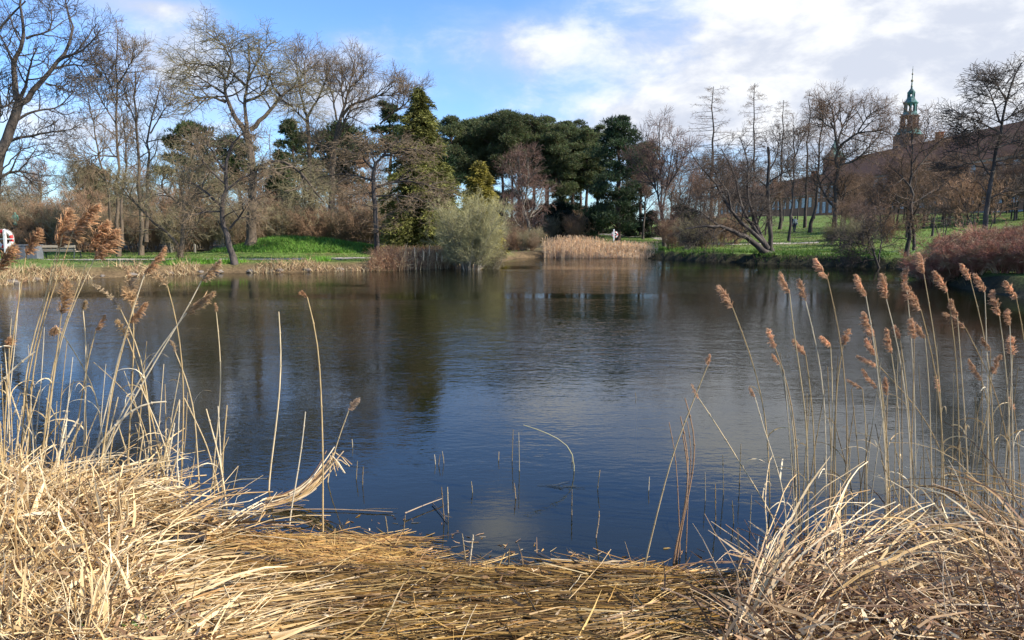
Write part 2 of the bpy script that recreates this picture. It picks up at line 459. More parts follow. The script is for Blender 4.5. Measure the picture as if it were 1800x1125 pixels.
L0 = [gpos(px, D)[:2] for px, D in ((-300, 36.6), (0, 36.6), (200, 36.8), (400, 37.2), (560, 38.0), (680, 39.5))]
strip('path', L0, 1.3, 'thin gravel path along the near edge of the lawn')
strip('path', [gpos(px, D)[:2] for px, D in ((1000, 92), (1060, 88), (1110, 80), (1160, 75), (1200, 66), (1260, 61), (1330, 58), (1440, 56))], 2.2, 'brown gravel path crossing under the pine trees')
# ------------------------------------------------------------------ trees
def resample(pts, n):
    pts = np.asarray(pts, float)
    s = np.r_[0, np.cumsum(np.linalg.norm(np.diff(pts, axis=0), axis=1))]
    q = np.linspace(0, s[-1], n)
    P = np.stack([np.interp(q, s, pts[:, i]) for i in range(pts.shape[1])], 1)
    for _ in range(2):
        P[1:-1] = .25 * P[:-2] + .5 * P[1:-1] + .25 * P[2:]
    return P

def kids(rng, S, n, length, ang=50, t0=.2, t1=1.0, P=6, up=.0, wob=.15, rr=.02, rmin=.004, taper=.3, fall=.5, flat=1.0, rel=False, asd=12, sun=None):
    pts, rad = S
    B, K, _ = pts.shape
    pi_ = np.repeat(np.arange(B), n)
    j = np.tile(np.arange(n), B)
    t = t0 + (t1 - t0) * ((j + rng.random(B * n)) / n)
    f = t * (K - 1); i = np.minimum(f.astype(int), K - 2); fr = (f - i)[:, None]
    pos = pts[pi_, i] * (1 - fr) + pts[pi_, i + 1] * fr
    tg = pts[pi_, i + 1] - pts[pi_, i]; tg /= np.linalg.norm(tg, axis=1, keepdims=True) + 1e-9
    r = rad[pi_, i] * (1 - fr[:, 0]) + rad[pi_, i + 1] * fr[:, 0]
    phi = j * 2.4 + rng.random(B)[pi_] * 6.28 + rng.normal(size=B * n) * .5
    ref = np.where(np.abs(tg[:, 2:3]) < .9, np.array([[0, 0, 1.]]), np.array([[1., 0, 0]]))
    a = np.cross(tg, ref); a /= np.linalg.norm(a, axis=1, keepdims=True) + 1e-9
    b = np.cross(tg, a)
    A = np.radians(ang + rng.normal(size=B * n) * asd)[:, None]
    d = np.cos(A) * tg + np.sin(A) * (np.cos(phi)[:, None] * a + np.sin(phi)[:, None] * b)
    d[:, 2] *= flat
    d /= np.linalg.norm(d, axis=1, keepdims=True) + 1e-9
    if rel:
        Lp = np.linalg.norm(np.diff(pts, axis=1), axis=2).sum(1)
        L = Lp[pi_] * length
    else: L = np.full(B * n, length)
    L = L * (1 - fall * (t - t0) / max(t1 - t0, 1e-6)) * rng.uniform(.55, 1.2, B * n)
    r0 = np.maximum(np.minimum(r * .8, rr * L), rmin)
    step = (L / (P - 1))[:, None]
    out = [pos]
    for k in range(P - 1):
        out.append(out[-1] + d * step)
        d = d + rng.normal(size=d.shape) * wob; d[:, 2] += up
        if flat != 1.0: d[:, 2] *= .5 + .5 * flat
        d /= np.linalg.norm(d, axis=1, keepdims=True) + 1e-9
    R_ = r0[:, None] * np.linspace(1, taper, P)[None]
    return np.stack(out, 1), np.maximum(R_, rmin * .7)

def cat_S(*Ss):
    return np.concatenate([s[0] for s in Ss]), np.concatenate([s[1] for s in Ss])

def limbs_px(D, limbs, seed, base_ground=True, P=14, spread=.45, yoff=0.0):
    """limbs: list of (picture points, r0 px, r1 px[, depth drift]); returns sets of world branches. The first limb is the trunk."""
    rng = np.random.default_rng(seed)
    known = []           # (px, py, depth)
    allP, allR = [], []
    for li, lb in enumerate(limbs):
        pts, r0, r1 = lb[:3]
        pts = np.asarray(pts, float)
        ext = np.hypot(*(pts[-1] - pts[0])) / F * D
        dr = lb[3] if len(lb) > 3 else (0.0 if li == 0 else rng.uniform(-1, 1) * spread * ext)
        if known:
            kn = np.array(known); k = np.argmin((kn[:, 0] - pts[0, 0]) ** 2 + (kn[:, 1] - pts[0, 1]) ** 2)
            d0 = kn[k, 2] if np.hypot(*(kn[k, :2] - pts[0])) < 30 else D
        else: d0 = D
        q = resample(pts, P)
        s = np.linspace(0, 1, P)
        dep = d0 + dr * s ** 1.2
        known += [(a, b, c_) for (a, b), c_ in zip(q, dep)]
        W3 = np.array([at(a, b, c_) for (a, b), c_ in zip(q, dep)])
        if li == 0 and base_ground:
            gz = h1(W3[0, 0], W3[0, 1]) - .08
            W3[:, 2] += (gz - W3[0, 2]) * (1 - s) ** 2
        jit = rng.normal(size=W3.shape) * .012 * ext; jit[0] = 0; jit[-1] = 0
        W3 = W3 + jit * .4
        rad = (r0 + (r1 - r0) * s ** .8) / F * D
        if li == 0: rad = rad * (1 + .28 * np.exp(-s * 16))
        allP.append(W3); allR.append(rad)
    return np.array(allP), np.array(allR)

def finish_tree(label, L0, levels, seed, bark='bark', twig='twig', name='bare_tree', cat='tree', group=None, nsides=(8, 5, 3), keep=1):
    """L0 = limbs; levels = list of kids() settings. The first `keep` levels belong to the trunk's limbs, the rest to the crown of twigs"""
    rng = np.random.default_rng(seed + 100)
    base = L0[0][0, 0].copy()
    t = thing(name, label, cat, base, group)
    tr_ = Acc(); cr = Acc()
    tr_.tubes(L0[0], L0[1], nsides[0])
    S = L0
    for k, kw in enumerate(levels):
        S = kids(rng, S, **kw)
        (tr_ if k < keep else cr).tubes(S[0], S[1], nsides[1] if k < keep else nsides[2])
    tr_.build('trunk', M[bark], t, base, True)
    if cr.V: cr.build('crown', M[twig], t, base, True)
    return t

def lv(n1, l1, n2, l2, n3, l3, up=.06, ang=48, wob=.16, t0=.3, flat=1.0, rmin=.0085, up3=None):
    n1, n2, n3 = int(n1 * 1.3), n2 + 1, n3 + 1
    return [dict(n=n1, length=l1, ang=ang, t0=t0, up=up, wob=wob, rr=.022, flat=flat, P=7, rmin=.016),
            dict(n=n2, length=l2, ang=ang, t0=.15, up=up, wob=wob, rr=.018, flat=flat, P=5, rmin=.011),
            dict(n=n3, length=l3, ang=ang - 6, t0=.1, up=up if up3 is None else up3, wob=wob * .8, rr=.012, flat=flat, P=4, rmin=rmin)]

# --- the big gnarled tree at the far left
T = limbs_px(35, [
    ([(-34, 462), (-20, 385), (-6, 310), (8, 250), (24, 205), (33, 182)], 11, 7),
    ([(33, 182), (26, 150), (21, 112), (33, 92), (47, 66), (38, 42), (33, 15), (42, -25)], 5.5, 1.2),
    ([(33, 184), (50, 170), (75, 142), (97, 112), (114, 96), (124, 72), (130, 46), (118, 20), (114, -4)], 5.5, .9),
    ([(97, 112), (111, 100), (140, 93), (160, 76), (178, 50)], 3, .7), ([(97, 120), (125, 113), (152, 117), (170, 106)], 2.2, .6),
    ([(80, 147), (110, 153), (120, 146)], 1.8, .8), ([(22, 214), (50, 200), (75, 191), (98, 193), (120, 172), (132, 158)], 2.8, .7),
    ([(8, 248), (32, 243), (65, 236), (92, 231), (120, 232), (142, 218)], 3.0, .7), ([(-8, 318), (10, 305), (32, 300), (52, 304), (60, 316), (56, 324)], 3.0, 1.0),
    ([(33, 180), (46, 150), (51, 122), (56, 104), (66, 84)], 3.2, .8), ([(22, 110), (12, 84), (0, 62), (-18, 40)], 2.2, .7),
    ([(46, 68), (62, 61), (84, 58), (92, 44), (89, 10)], 2.2, .6), ([(-14, 350), (-30, 270), (-40, 180), (-30, 90), (0, 40), (20, 27), (45, 2)], 6, 1.2),
    ([(-30, 270), (-5, 215), (4, 196), (-4, 150), (-20, 110)], 4, 1), ([(0, 190), (14, 186), (28, 170)], 2, .8), ([(-6, 310), (40, 262), (75, 250), (98, 262)], 1.6, .5)], 11)
finish_tree('big gnarled bare tree with thick crooked limbs beside the lifebuoy post', T, lv(7, 1.9, 5, 1.0, 4, .5, up=.10, ang=52, wob=.24), 11, 'bark_dark', 'twig_dark')

# --- slim straight multi-stemmed trees
T = limbs_px(42, [
    ([(207, 434), (205, 330), (206, 230), (205, 140), (207, 58)], 3.6, .8), ([(197, 436), (192, 370), (180, 290), (160, 205), (150, 150)], 2.6, .6),
    ([(216, 432), (213, 350), (222, 290), (218, 200)], 3.2, .8), ([(205, 275), (160, 273), (140, 285)], 1.6, .4), ([(206, 180), (190, 140), (175, 112)], 1.6, .5),
    ([(206, 150), (225, 120), (240, 95)], 1.6, .5), ([(205, 220), (180, 180), (165, 150)], 1.6, .5)], 12)
finish_tree('slim pole-like bare tree of three close straight stems', T, lv(12, 1.9, 6, 1.0, 5, .55, up=.09, ang=46, t0=.35), 12, 'bark', 'twig')
T = limbs_px(44, [
    ([(247, 428), (245, 330), (240, 250), (236, 170), (238, 125)], 4.4, 1.1), ([(257, 426), (258, 340), (262, 240), (272, 185), (283, 142)], 4.0, .8),
    ([(240, 220), (225, 180), (215, 150)], 1.6, .5), ([(264, 235), (290, 190), (300, 170)], 1.6, .5)], 13)
finish_tree('taller twin-stemmed bare tree with one stem thicker than the other', T, lv(12, 2.0, 6, 1.0, 5, .55, up=.08, ang=50, t0=.35), 13, 'bark', 'twig')
T = limbs_px(38.5, [
    ([(317, 436), (321, 405), (326, 380), (322, 364)], 4.5, 3.5), ([(316, 434), (298, 412), (268, 390), (245, 365), (228, 342), (215, 320)], 2.8, 1.0, .6),
    ([(322, 366), (300, 345), (282, 330), (290, 300)], 2.4, .8), ([(323, 366), (345, 340), (360, 318), (372, 296)], 2.6, .8), ([(323, 364), (318, 330), (312, 300), (300, 270)], 2, .6),
    ([(245, 365), (225, 345), (205, 315)], 1.6, .5), ([(345, 340), (370, 340), (395, 335)], 1.6, .5)], 14)
finish_tree('low spreading bare tree with one trunk leaning far over the lawn', T, lv(10, 1.5, 5, .9, 4, .5, up=.03, ang=55, t0=.3), 14, 'bark', 'twig_olive')

# --- twisted tree at the water's edge
T = limbs_px(33.6, [
    ([(413, 461), (406, 432), (393, 400), (384, 374), (392, 350), (402, 330), (396, 302), (394, 280), (410, 250)], 6.0, 2.4), ([(404, 402), (422, 380), (434, 362), (446, 345)], 2.2, .8),
    ([(388, 362), (365, 340), (345, 325), (318, 318)], 2.4, .7), ([(398, 325), (370, 300), (350, 275), (340, 250)], 2.2, .7), ([(396, 300), (380, 280), (372, 262), (350, 240)], 2.2, .7),
    ([(402, 330), (430, 310), (455, 300), (470, 285)], 2.2, .7), ([(410, 252), (425, 235), (440, 230)], 2, .7), ([(386, 372), (355, 372), (330, 385)], 1.6, .5)], 15)
finish_tree('twisted leaning bare tree rooted at the edge of the water', T, lv(9, 1.5, 5, .85, 3, .5, up=-.01, ang=60, wob=.22, t0=.25), 15, 'bark_dark', 'twig')

# --- the great flat topped tree
T = limbs_px(44, [
    ([(441, 447), (442, 390), (446, 330), (440, 270), (432, 232)], 9, 6.5), ([(432, 234), (415, 208), (402, 186), (395, 163), (398, 140), (384, 122), (368, 108)], 5, 1.2),
    ([(434, 232), (431, 200), (430, 176), (436, 140), (440, 105), (436, 75)], 4, .8), ([(440, 228), (462, 207), (480, 190), (492, 168), (520, 152), (556, 138)], 4.5, 1),
    ([(397, 180), (375, 170), (345, 172), (325, 185)], 2.5, .7), ([(384, 122), (355, 112), (325, 112), (305, 115)], 2, .5), ([(398, 140), (408, 110), (395, 80), (362, 55)], 2.5, .6),
    ([(430, 178), (455, 172), (470, 150), (478, 120)], 2.5, .7), ([(436, 140), (452, 110), (470, 80), (485, 72)], 2.2, .6), ([(492, 168), (478, 150), (475, 130)], 2.2, .8),
    ([(410, 112), (405, 85), (400, 62)], 1.5, .5), ([(432, 150), (410, 130), (400, 118)], 2, .7), ([(395, 165), (372, 150), (350, 135), (330, 130)], 2, .6),
    ([(446, 300), (470, 284), (502, 284), (530, 304), (548, 330), (568, 354)], 3.4, 1.4, -3.0), ([(530, 304), (536, 330), (546, 345)], 2.2, 1.0), ([(440, 262), (415, 250), (380, 245), (350, 255)], 2.2, .6),
    ([(446, 320), (480, 300), (510, 318), (535, 330)], 2, .6), ([(490, 170), (510, 185), (540, 190)], 1.6, .5)], 16)
finish_tree('tall old tree with bare flat-topped crown and a limb arching down over the mound', T, lv(9, 2.5, 6, 1.25, 5, .65, up=.02, ang=58, wob=.2, flat=.75), 16, 'bark', 'twig_olive')

# --- spreading trees behind it
T = limbs_px(54, [
    ([(583, 420), (584, 330), (582, 280), (592, 240), (597, 215)], 6.5, 4.5), ([(597, 215), (605, 190), (612, 165), (617, 140), (624, 105)], 3, .7), ([(600, 205), (618, 182), (642, 177), (668, 168), (692, 150)], 3, .6),
    ([(592, 212), (586, 180), (580, 150), (578, 110)], 2, .5), ([(592, 250), (606, 215), (612, 195), (640, 186)], 2.2, .6), ([(614, 155), (632, 140), (648, 118)], 1.8, .5), ([(605, 188), (600, 160), (602, 130)], 1.8, .5),
    ([(668, 168), (690, 166), (705, 158)], 1.3, .4), ([(590, 270), (560, 250), (550, 235)], 2, .6), ([(668, 218), (688, 200), (718, 180), (724, 150)], 1.8, .5)], 17)
finish_tree('wide fan-shaped bare tree rising behind the flat-topped one', T, lv(10, 2.5, 6, 1.3, 5, .7, up=.05, ang=44, t0=.25), 17, 'bark', 'twig')
T = limbs_px(56, [
    ([(546, 425), (545, 330), (543, 260), (540, 205)], 5, 3), ([(540, 205), (530, 175), (524, 140), (520, 100)], 2.4, .6), ([(541, 205), (556, 180), (570, 150), (580, 120)], 2.4, .6),
    ([(540, 215), (515, 190), (500, 170)], 1.8, .5), ([(526, 150), (535, 120), (538, 95)], 1.4, .5)], 18)
finish_tree('narrow bare tree with upright forked crown showing over the shrubs', T, lv(11, 2.4, 6, 1.2, 5, .65, up=.08, ang=46, t0=.3), 18, 'bark', 'twig')

# --- the lone lawn tree with layered crown
T = limbs_px(36.5, [
    ([(663, 446), (661, 400), (658, 350), (656, 312), (660, 288)], 5.0, 3.2), ([(660, 288), (672, 274), (684, 262), (700, 240)], 2.4, .7), ([(658, 300), (640, 280), (620, 268), (596, 262)], 2.2, .6),
    ([(657, 330), (690, 320), (725, 318), (765, 330), (795, 345)], 2.2, .6), ([(657, 318), (630, 310), (600, 305), (570, 310)], 2.0, .6), ([(660, 290), (650, 262), (640, 240)], 1.8, .6),
    ([(672, 275), (700, 268), (730, 262), (760, 270)], 2.0, .6), ([(658, 345), (700, 342), (740, 350), (775, 372)], 1.6, .5), ([(658, 340), (632, 338), (606, 345)], 1.4, .5)], 19)
finish_tree('lone dark-trunked bare tree with wide layered crown at the end of the lawn', T, lv(10, 1.7, 5, .9, 4, .45, up=0.0, ang=62, wob=.16, flat=.6, t0=.2), 19, 'bark_dark', 'twig')

# --- far side, middle: rosy and purple trees
T = limbs_px(60, [
    ([(935, 440), (932, 412), (926, 385), (918, 360)], 3.5, 2.4), ([(918, 360), (905, 320), (895, 290)], 1.8, .5), ([(920, 362), (930, 320), (928, 275)], 1.8, .5), ([(926, 390), (945, 360), (955, 330)], 1.6, .5),
    ([(932, 415), (910, 395), (890, 360)], 1.6, .5), ([(918, 360), (915, 310), (910, 270)], 1.6, .4)], 20)
finish_tree('pale-trunked bare tree with reddish twigs beside the far reed bed', T, lv(13, 2.2, 7, 1.1, 6, .55, up=.05, ang=46, t0=.1), 20, 'bark_pale', 'twig_red')
T = limbs_px(55, [
    ([(1168, 442), (1166, 405), (1163, 372)], 3.8, 2.8), ([(1163, 372), (1152, 330), (1143, 285), (1138, 240)], 1.9, .5), ([(1164, 372), (1172, 330), (1178, 290), (1186, 235)], 2.0, .5),
    ([(1163, 370), (1162, 320), (1158, 260), (1160, 210)], 2.0, .5), ([(1172, 330), (1195, 295), (1205, 265)], 1.4, .4), ([(1152, 330), (1130, 300), (1118, 275)], 1.4, .4)], 21)
finish_tree('vase-shaped bare tree with purplish crown on the far shore', T, lv(13, 2.3, 7, 1.1, 6, .55, up=.07, ang=42, t0=.15), 21, 'bark_dark', 'twig_red')

# --- great leaning tree fan on the far right shore
T = limbs_px(43, [
    ([(1352, 442), (1330, 425), (1300, 408), (1270, 396), (1235, 398), (1205, 402)], 6.5, 1.0, -2.0), ([(1350, 438), (1312, 400), (1285, 372), (1262, 330), (1238, 300), (1218, 275)], 4.5, .8, -1.0),
    ([(1350, 436), (1318, 392), (1298, 350), (1290, 300), (1268, 262)], 4.0, .8, .5), ([(1350, 436), (1328, 395), (1312, 340), (1318, 290), (1300, 240)], 3.6, .8, 1.5), ([(1285, 372), (1280, 335), (1264, 318), (1250, 290)], 2.4, .6),
    ([(1262, 396), (1232, 372), (1205, 362)], 2.0, .5), ([(1270, 395), (1240, 410), (1218, 425)], 1.4, .4), ([(1345, 430), (1330, 390), (1345, 360)], 2.4, .8)], 22)
finish_tree('huge bare tree fanned out low over the bank in many dark leaning limbs', T, lv(10, 1.8, 6, 1.0, 5, .5, up=.04, ang=50, wob=.18, t0=.2), 22, 'bark_dark', 'twig_dark')
T = limbs_px(45, [
    ([(1358, 438), (1352, 390), (1350, 330), (1352, 290), (1350, 258)], 4.6, 2.4), ([(1352, 300), (1362, 285), (1368, 262), (1372, 235)], 1.8, .5), ([(1350, 330), (1330, 312), (1315, 300)], 1.8, .5), ([(1351, 320), (1375, 305), (1390, 298)], 1.6, .5),
    ([(1350, 345), (1322, 340), (1300, 345)], 1.5, .5)], 23)
finish_tree('straight dark trunk with snapped top and short side limbs', T, lv(8, 1.5, 5, .9, 5, .45, up=.05, ang=52, t0=.4), 23, 'bark_dark', 'twig_dark')
T = limbs_px(60, [
    ([(1386, 428), (1391, 375), (1395, 320), (1396, 270), (1394, 225)], 2.8, .8), ([(1396, 280), (1405, 255), (1415, 235)], 1.2, .4), ([(1395, 330), (1385, 300), (1378, 282)], 1.2, .4)], 24)
finish_tree('thin slightly curved bare tree standing beside the two walkers', T, lv(12, 2.0, 6, 1.0, 5, .55, up=.08, ang=46, t0=.3), 24, 'bark_dark', 'twig_umber')
T = limbs_px(78, [
    ([(1424, 408), (1432, 370), (1437, 320), (1441, 260), (1447, 195)], 3.4, .8), ([(1437, 320), (1455, 290), (1470, 280)], 1.2, .4)], 25)
finish_tree('slender bare tree curving up the grassy slope', T, lv(18, 2.6, 7, 1.2, 5, .6, up=.07, ang=50, t0=.35), 25, 'bark_dark', 'twig_umber')
T = limbs_px(60, [
    ([(1465, 428), (1467, 385), (1470, 330), (1473, 285), (1470, 240), (1460, 215)], 5.2, 1.6), ([(1474, 262), (1490, 245), (1508, 232), (1540, 232), (1560, 222)], 2.6, .6), ([(1472, 255), (1478, 230), (1490, 205), (1500, 185)], 2.2, .6),
    ([(1466, 365), (1450, 345), (1440, 320), (1432, 290)], 2.4, .6), ([(1464, 225), (1450, 218), (1440, 205)], 1.4, .4), ([(1468, 235), (1465, 200), (1455, 175)], 1.8, .5), ([(1473, 300), (1482, 275), (1510, 262)], 1.8, .5),
    ([(1475, 290), (1500, 285), (1525, 262), (1545, 240)], 2.0, .6), ([(1508, 232), (1525, 205), (1545, 190)], 1.6, .5), ([(1466, 372), (1478, 350), (1484, 320)], 2.0, .7)], 26)
finish_tree('broad round-crowned bare tree on the slope with pale forked lower limb', T, lv(11, 2.6, 7, 1.3, 5, .65, up=.03, ang=50, wob=.18, t0=.25), 26, 'bark_dark', 'twig_umber')

# --- shoreline saplings and the double tree by the red shrubs
T = limbs_px(37.5, [
    ([(1547, 467), (1538, 445), (1530, 425), (1518, 400)], 2.4, .6), ([(1538, 445), (1520, 430), (1495, 425), (1470, 415)], 1.2, .4), ([(1545, 462), (1548, 435), (1550, 400), (1545, 370)], 1.4, .4), ([(1540, 450), (1515, 440), (1490, 445)], 1, .3)], 27)
finish_tree('small leaning bare sapling at the dark bank edge', T, lv(9, 1.3, 6, .7, 5, .4, up=.03, ang=50, t0=.2), 27, 'bark_dark', 'twig_dark')
T = limbs_px(38, [
    ([(1592, 468), (1598, 430), (1601, 370), (1603, 300), (1604, 240), (1603, 205)], 4.0, .8), ([(1607, 440), (1606, 410), (1603, 385)], 3.2, 2.5), ([(1602, 310), (1620, 285), (1640, 262), (1660, 240)], 1.6, .5),
    ([(1602, 330), (1580, 305), (1560, 290)], 1.6, .5), ([(1603, 280), (1590, 255), (1580, 225)], 1.4, .4), ([(1601, 360), (1640, 335), (1670, 320)], 1.5, .4), ([(1601, 370), (1570, 350), (1545, 345)], 1.4, .4), ([(1603, 290), (1625, 250), (1632, 215)], 1.3, .4)], 28)
finish_tree('double-footed bare tree rising in front of the copper spire', T, lv(9, 1.7, 6, .9, 4, .45, up=.03, ang=55, t0=.25), 28, 'bark_dark', 'twig_umber')
T = limbs_px(31, [
    ([(1727, 440), (1732, 390), (1737, 340), (1748, 285), (1757, 235), (1762, 195), (1778, 150), (1796, 110)], 5.5, 1.0), ([(1757, 232), (1735, 222), (1705, 205), (1680, 200)], 2.0, .5), ([(1758, 215), (1748, 185), (1740, 160), (1725, 140)], 1.8, .5),
    ([(1760, 215), (1790, 195), (1815, 190)], 1.8, .5), ([(1742, 310), (1722, 280), (1718, 250), (1722, 225)], 1.6, .5), ([(1752, 260), (1780, 250), (1815, 235)], 1.8, .5), ([(1748, 285), (1790, 275), (1820, 270)], 1.4, .5),
    ([(1768, 175), (1752, 150), (1748, 130)], 1.4, .4), ([(1757, 236), (1715, 240), (1690, 232)], 1.3, .4), ([(1742, 300), (1700, 285), (1670, 300)], 1.3, .4), ([(1735, 350), (1770, 335), (1810, 330)], 1.3, .4)], 29)
finish_tree('dark leaning bare tree with flat tiers of twigs above the red-stemmed shrubs', T, lv(10, 1.5, 6, .8, 4, .4, up=.05, ang=52, wob=.16, flat=.72, t0=.3), 29, 'bark_dark', 'twig_dark')
T = limbs_px(33, [
    ([(1722, 440), (1712, 400), (1700, 370), (1680, 330)], 1.6, .5), ([(1720, 440), (1716, 400), (1708, 365), (1700, 330)], 1.3, .4), ([(1730, 438), (1740, 405), (1752, 372), (1760, 330)], 1.3, .4), ([(1716, 440), (1695, 400), (1668, 360)], 1.2, .4)], 30)
finish_tree('clump of thin straight saplings crowded around a dark trunk', T, lv(8, 1.3, 6, .7, 5, .4, up=.08, ang=40, t0=.4), 30, 'bark_dark', 'twig_brown')
T = limbs_px(40, [
    ([(1657, 432), (1652, 410), (1640, 385), (1625, 360)], 1.4, .4), ([(1657, 432), (1664, 400), (1672, 370), (1690, 345)], 1.3, .4), ([(1656, 425), (1660, 395), (1658, 360)], 1.0, .4)], 31)
finish_tree('spindly three-armed sapling alone on the sunlit slope', T, lv(6, 1.1, 5, .6, 4, .35, up=.05, ang=45, t0=.4), 31, 'bark_dark', 'twig_dark')

# --- larches: straight masts with short level branches
def larch(px, D, top, lean, label, seed, w=3.0, base=395, r=3.0):
    T = limbs_px(D, [([(px - lean, base), (px - lean * .5, (base + top) / 2), (px, top)], r, .5)], seed)
    rng = np.random.default_rng(seed)
    lev = [dict(n=62, length=w, ang=86, t0=.22, t1=.99, up=.03, wob=.07, rr=.012, flat=.35, P=6, rmin=.012, fall=.72, asd=8),
           dict(n=9, length=.75, ang=60, t0=.2, up=.02, wob=.15, rr=.02, flat=.6, P=4, rmin=.008),
           dict(n=5, length=.26, ang=55, t0=.1, up=.05, wob=.15, rr=.02, P=3, rmin=.008)]
    return finish_tree(label, T, lev, seed, 'bark_dark', 'twig_umber', name='larch_tree')
larch(1254, 80, 152, 3, 'broad-topped leafless larch with long level branches, tallest by the pines', 40, w=5.2, r=4)
larch(1327, 84, 146, 4, 'leafless larch mast with its tip bent over', 41, w=3.6)
larch(1377, 92, 176, 6, 'thin short leafless larch mast on the crest', 42, w=2.8)
larch(1424, 92, 160, 9, 'dense bushy-topped leafless larch mast on the crest', 43, w=3.0)

# ------------------------------------------------------------------ generic bare trees and shrubs for the thickets
def local_bare(h, seed, n0=7, twigs=5, up=.06, ang=42, fork=.35, w=.5):
    rng = np.random.default_rng(seed)
    k = 10; s = np.linspace(0, 1, k)
    tr = np.stack([np.cumsum(rng.normal(size=k)) * .02 * h * s, np.cumsum(rng.normal(size=k)) * .02 * h * s, s * h * .9], 1)
    tr -= tr[0]; tr[0, 2] = -.1
    L0 = (tr[None], (h * .016 * (1 - s * .85) + .01)[None])
    L1 = kids(rng, L0, n0 * 2, h * w, ang, fork, .98, 8, up, .13, .02, .015, .25, .55)
    L2 = kids(rng, L1, 7, h * .17, 48, .2, 1, 6, up, .16, .02, .009)
    L3 = kids(rng, L2, 6, h * .09, 46, .1, 1, 4, up, .15, .014, .009)
    L4 = kids(rng, L3, twigs, h * .055, 45, .1, 1, 3, up, .15, .014, .008)
    a, b = Acc(), Acc()
    a.tubes(*L0, 7); a.tubes(*L1, 5); b.tubes(*L2, 3); b.tubes(*L3, 3); b.tubes(*L4, 3)
    return a, b
def local_shrub(h, wd, seed, nst=26, twigs=5, up=.05):
    rng = np.random.default_rng(seed)
    az_ = rng.uniform(0, 6.28, nst); lean = rng.uniform(.05, 1, nst) * wd / h
    d = np.stack([np.cos(az_) * lean, np.sin(az_) * lean, np.ones(nst)], 1); d /= np.linalg.norm(d, axis=1, keepdims=True)
    k = 7; pos = np.stack([np.cos(az_), np.sin(az_), np.zeros(nst)], 1) * rng.uniform(0, .3, (nst, 1)) * wd; pos[:, 2] = -.05
    L = h * rng.uniform(.6, 1.0, nst) / d[:, 2].clip(.5); P = [pos]
    for i in range(k - 1):
        P.append(P[-1] + d * (L / (k - 1))[:, None]); d = d + rng.normal(size=d.shape) * .12; d[:, 2] += .02; d /= np.linalg.norm(d, axis=1, keepdims=True)
    L0 = (np.stack(P, 1), np.linspace(.022, .007, k)[None] * np.ones((nst, 1)))
    L1 = kids(rng, L0, 9, h * .38, 36, .15, 1, 5, up, .15, .012, .007)
    L2 = kids(rng, L1, 6, h * .17, 40, .1, 1, 4, up, .15, .012, .006)
    L3 = kids(rng, L2, twigs, h * .09, 40, .1, 1, 3, up, .15, .012, .005)
    a, b = Acc(), Acc()
    a.tubes(*L0, 4); a.tubes(*L1, 3); b.tubes(*L2, 3); b.tubes(*L3, 3)
    return a, b
PROTO = {}
def proto(key, fn, bark, twig):
    if key not in PROTO:
        a, b = fn()
        PROTO[key] = (a.build('trunk', M[bark], link=False, smooth=True), b.build('crown', M[twig], link=False))
    return PROTO[key]
def put(key, name, label, cat, x, y, rz, s, group=None, sz=None, stem='trunk', top='crown', z=None):
    ma, mb = PROTO[key]
    t = thing(name, label, cat, (x, y, h1(x, y) if z is None else z), group, rz)
    t.scale = (s, s, s if sz is None else sz)
    obj(stem, ma, t); obj(top, mb, t)
    return t
for i in range(4): proto('bt%d' % i, lambda: local_bare(9, 300 + i, up=.06), 'bark', ('twig_brown', 'twig', 'twig_olive', 'twig_brown')[i])
for i in range(3): proto('br%d' % i, lambda: local_bare(9, 310 + i, up=.05), 'bark_dark', ('twig_umber', 'twig_red', 'twig_umber')[i])
for i in range(3): proto('sh%d' % i, lambda: local_shrub(3, 1.5, 320 + i), ('twig_brown', 'bark_pale', 'twig_brown')[i], ('twig_brown', 'twig_olive', 'twig')[i])
proto('sr0', lambda: local_shrub(2.0, 1.3, 331, 40, 6, .03), 'twig_crimson', 'twig_crimson')
proto('sr1', lambda: local_shrub(2.0, 1.3, 332, 40, 6, .03), 'twig_crimson', 'twig_crimson')
proto('wil', lambda: local_shrub(4, 1.55, 333, 60, 7, .05), 'bark_pale', 'twig_willow')
def shrub(key, px, D, s, label, group=None, sz=None, rz=None, name='bare_shrub', dx=0):
    p_ = gpos(px, D)
    return put(key, name, label, 'shrub', p_[0], p_[1], RNG.uniform(0, 6.28) if rz is None else rz, s, group, sz, 'stem', 'twig')
def btree(key, px, D, s, label, group=None, sz=None):
    p_ = gpos(px, D)
    return put(key, 'bare_tree', label, 'tree', p_[0], p_[1], RNG.uniform(0, 6.28), s, group, sz)
# brown shrub belt behind the left lawn, from the bench to the conifer
GR1 = 'brown shrubs in the thicket behind the lawn'
for i, px in enumerate(np.linspace(-110, 715, 27)):
    D = 50.5 + RNG.uniform(-.3, 1.6) + (2.0 if 430 < px < 640 else 0)
    shrub('sh%d' % (i % 3), px, D, RNG.uniform(.85, 1.15), 'brown leafless shrub in the dense thicket behind the lawn', GR1)
for i, px in enumerate(np.linspace(-120, 740, 17)):
    shrub('sh%d' % ((i + 1) % 3), px + RNG.uniform(-15, 15), 55 + RNG.uniform(-1, 2), RNG.uniform(1.2, 1.6), 'brown leafless shrub in the dense thicket behind the lawn', GR1)
GR2 = 'bare trees in the wood behind the thicket'
for i, px in enumerate(np.linspace(-90, 330, 11)):
    btree('bt%d' % (i % 4), px + RNG.uniform(-15, 15), 62 + RNG.uniform(-2, 4), RNG.uniform(.62, .86), 'brown leafless tree in the wood behind the thicket', GR2)
for i, px in enumerate(np.linspace(340, 760, 9)):
    btree('bt%d' % ((i + 2) % 4), px + RNG.uniform(-15, 15), 60 + RNG.uniform(-2, 4), RNG.uniform(.62, .8), 'brown leafless tree in the wood behind the thicket', GR2)
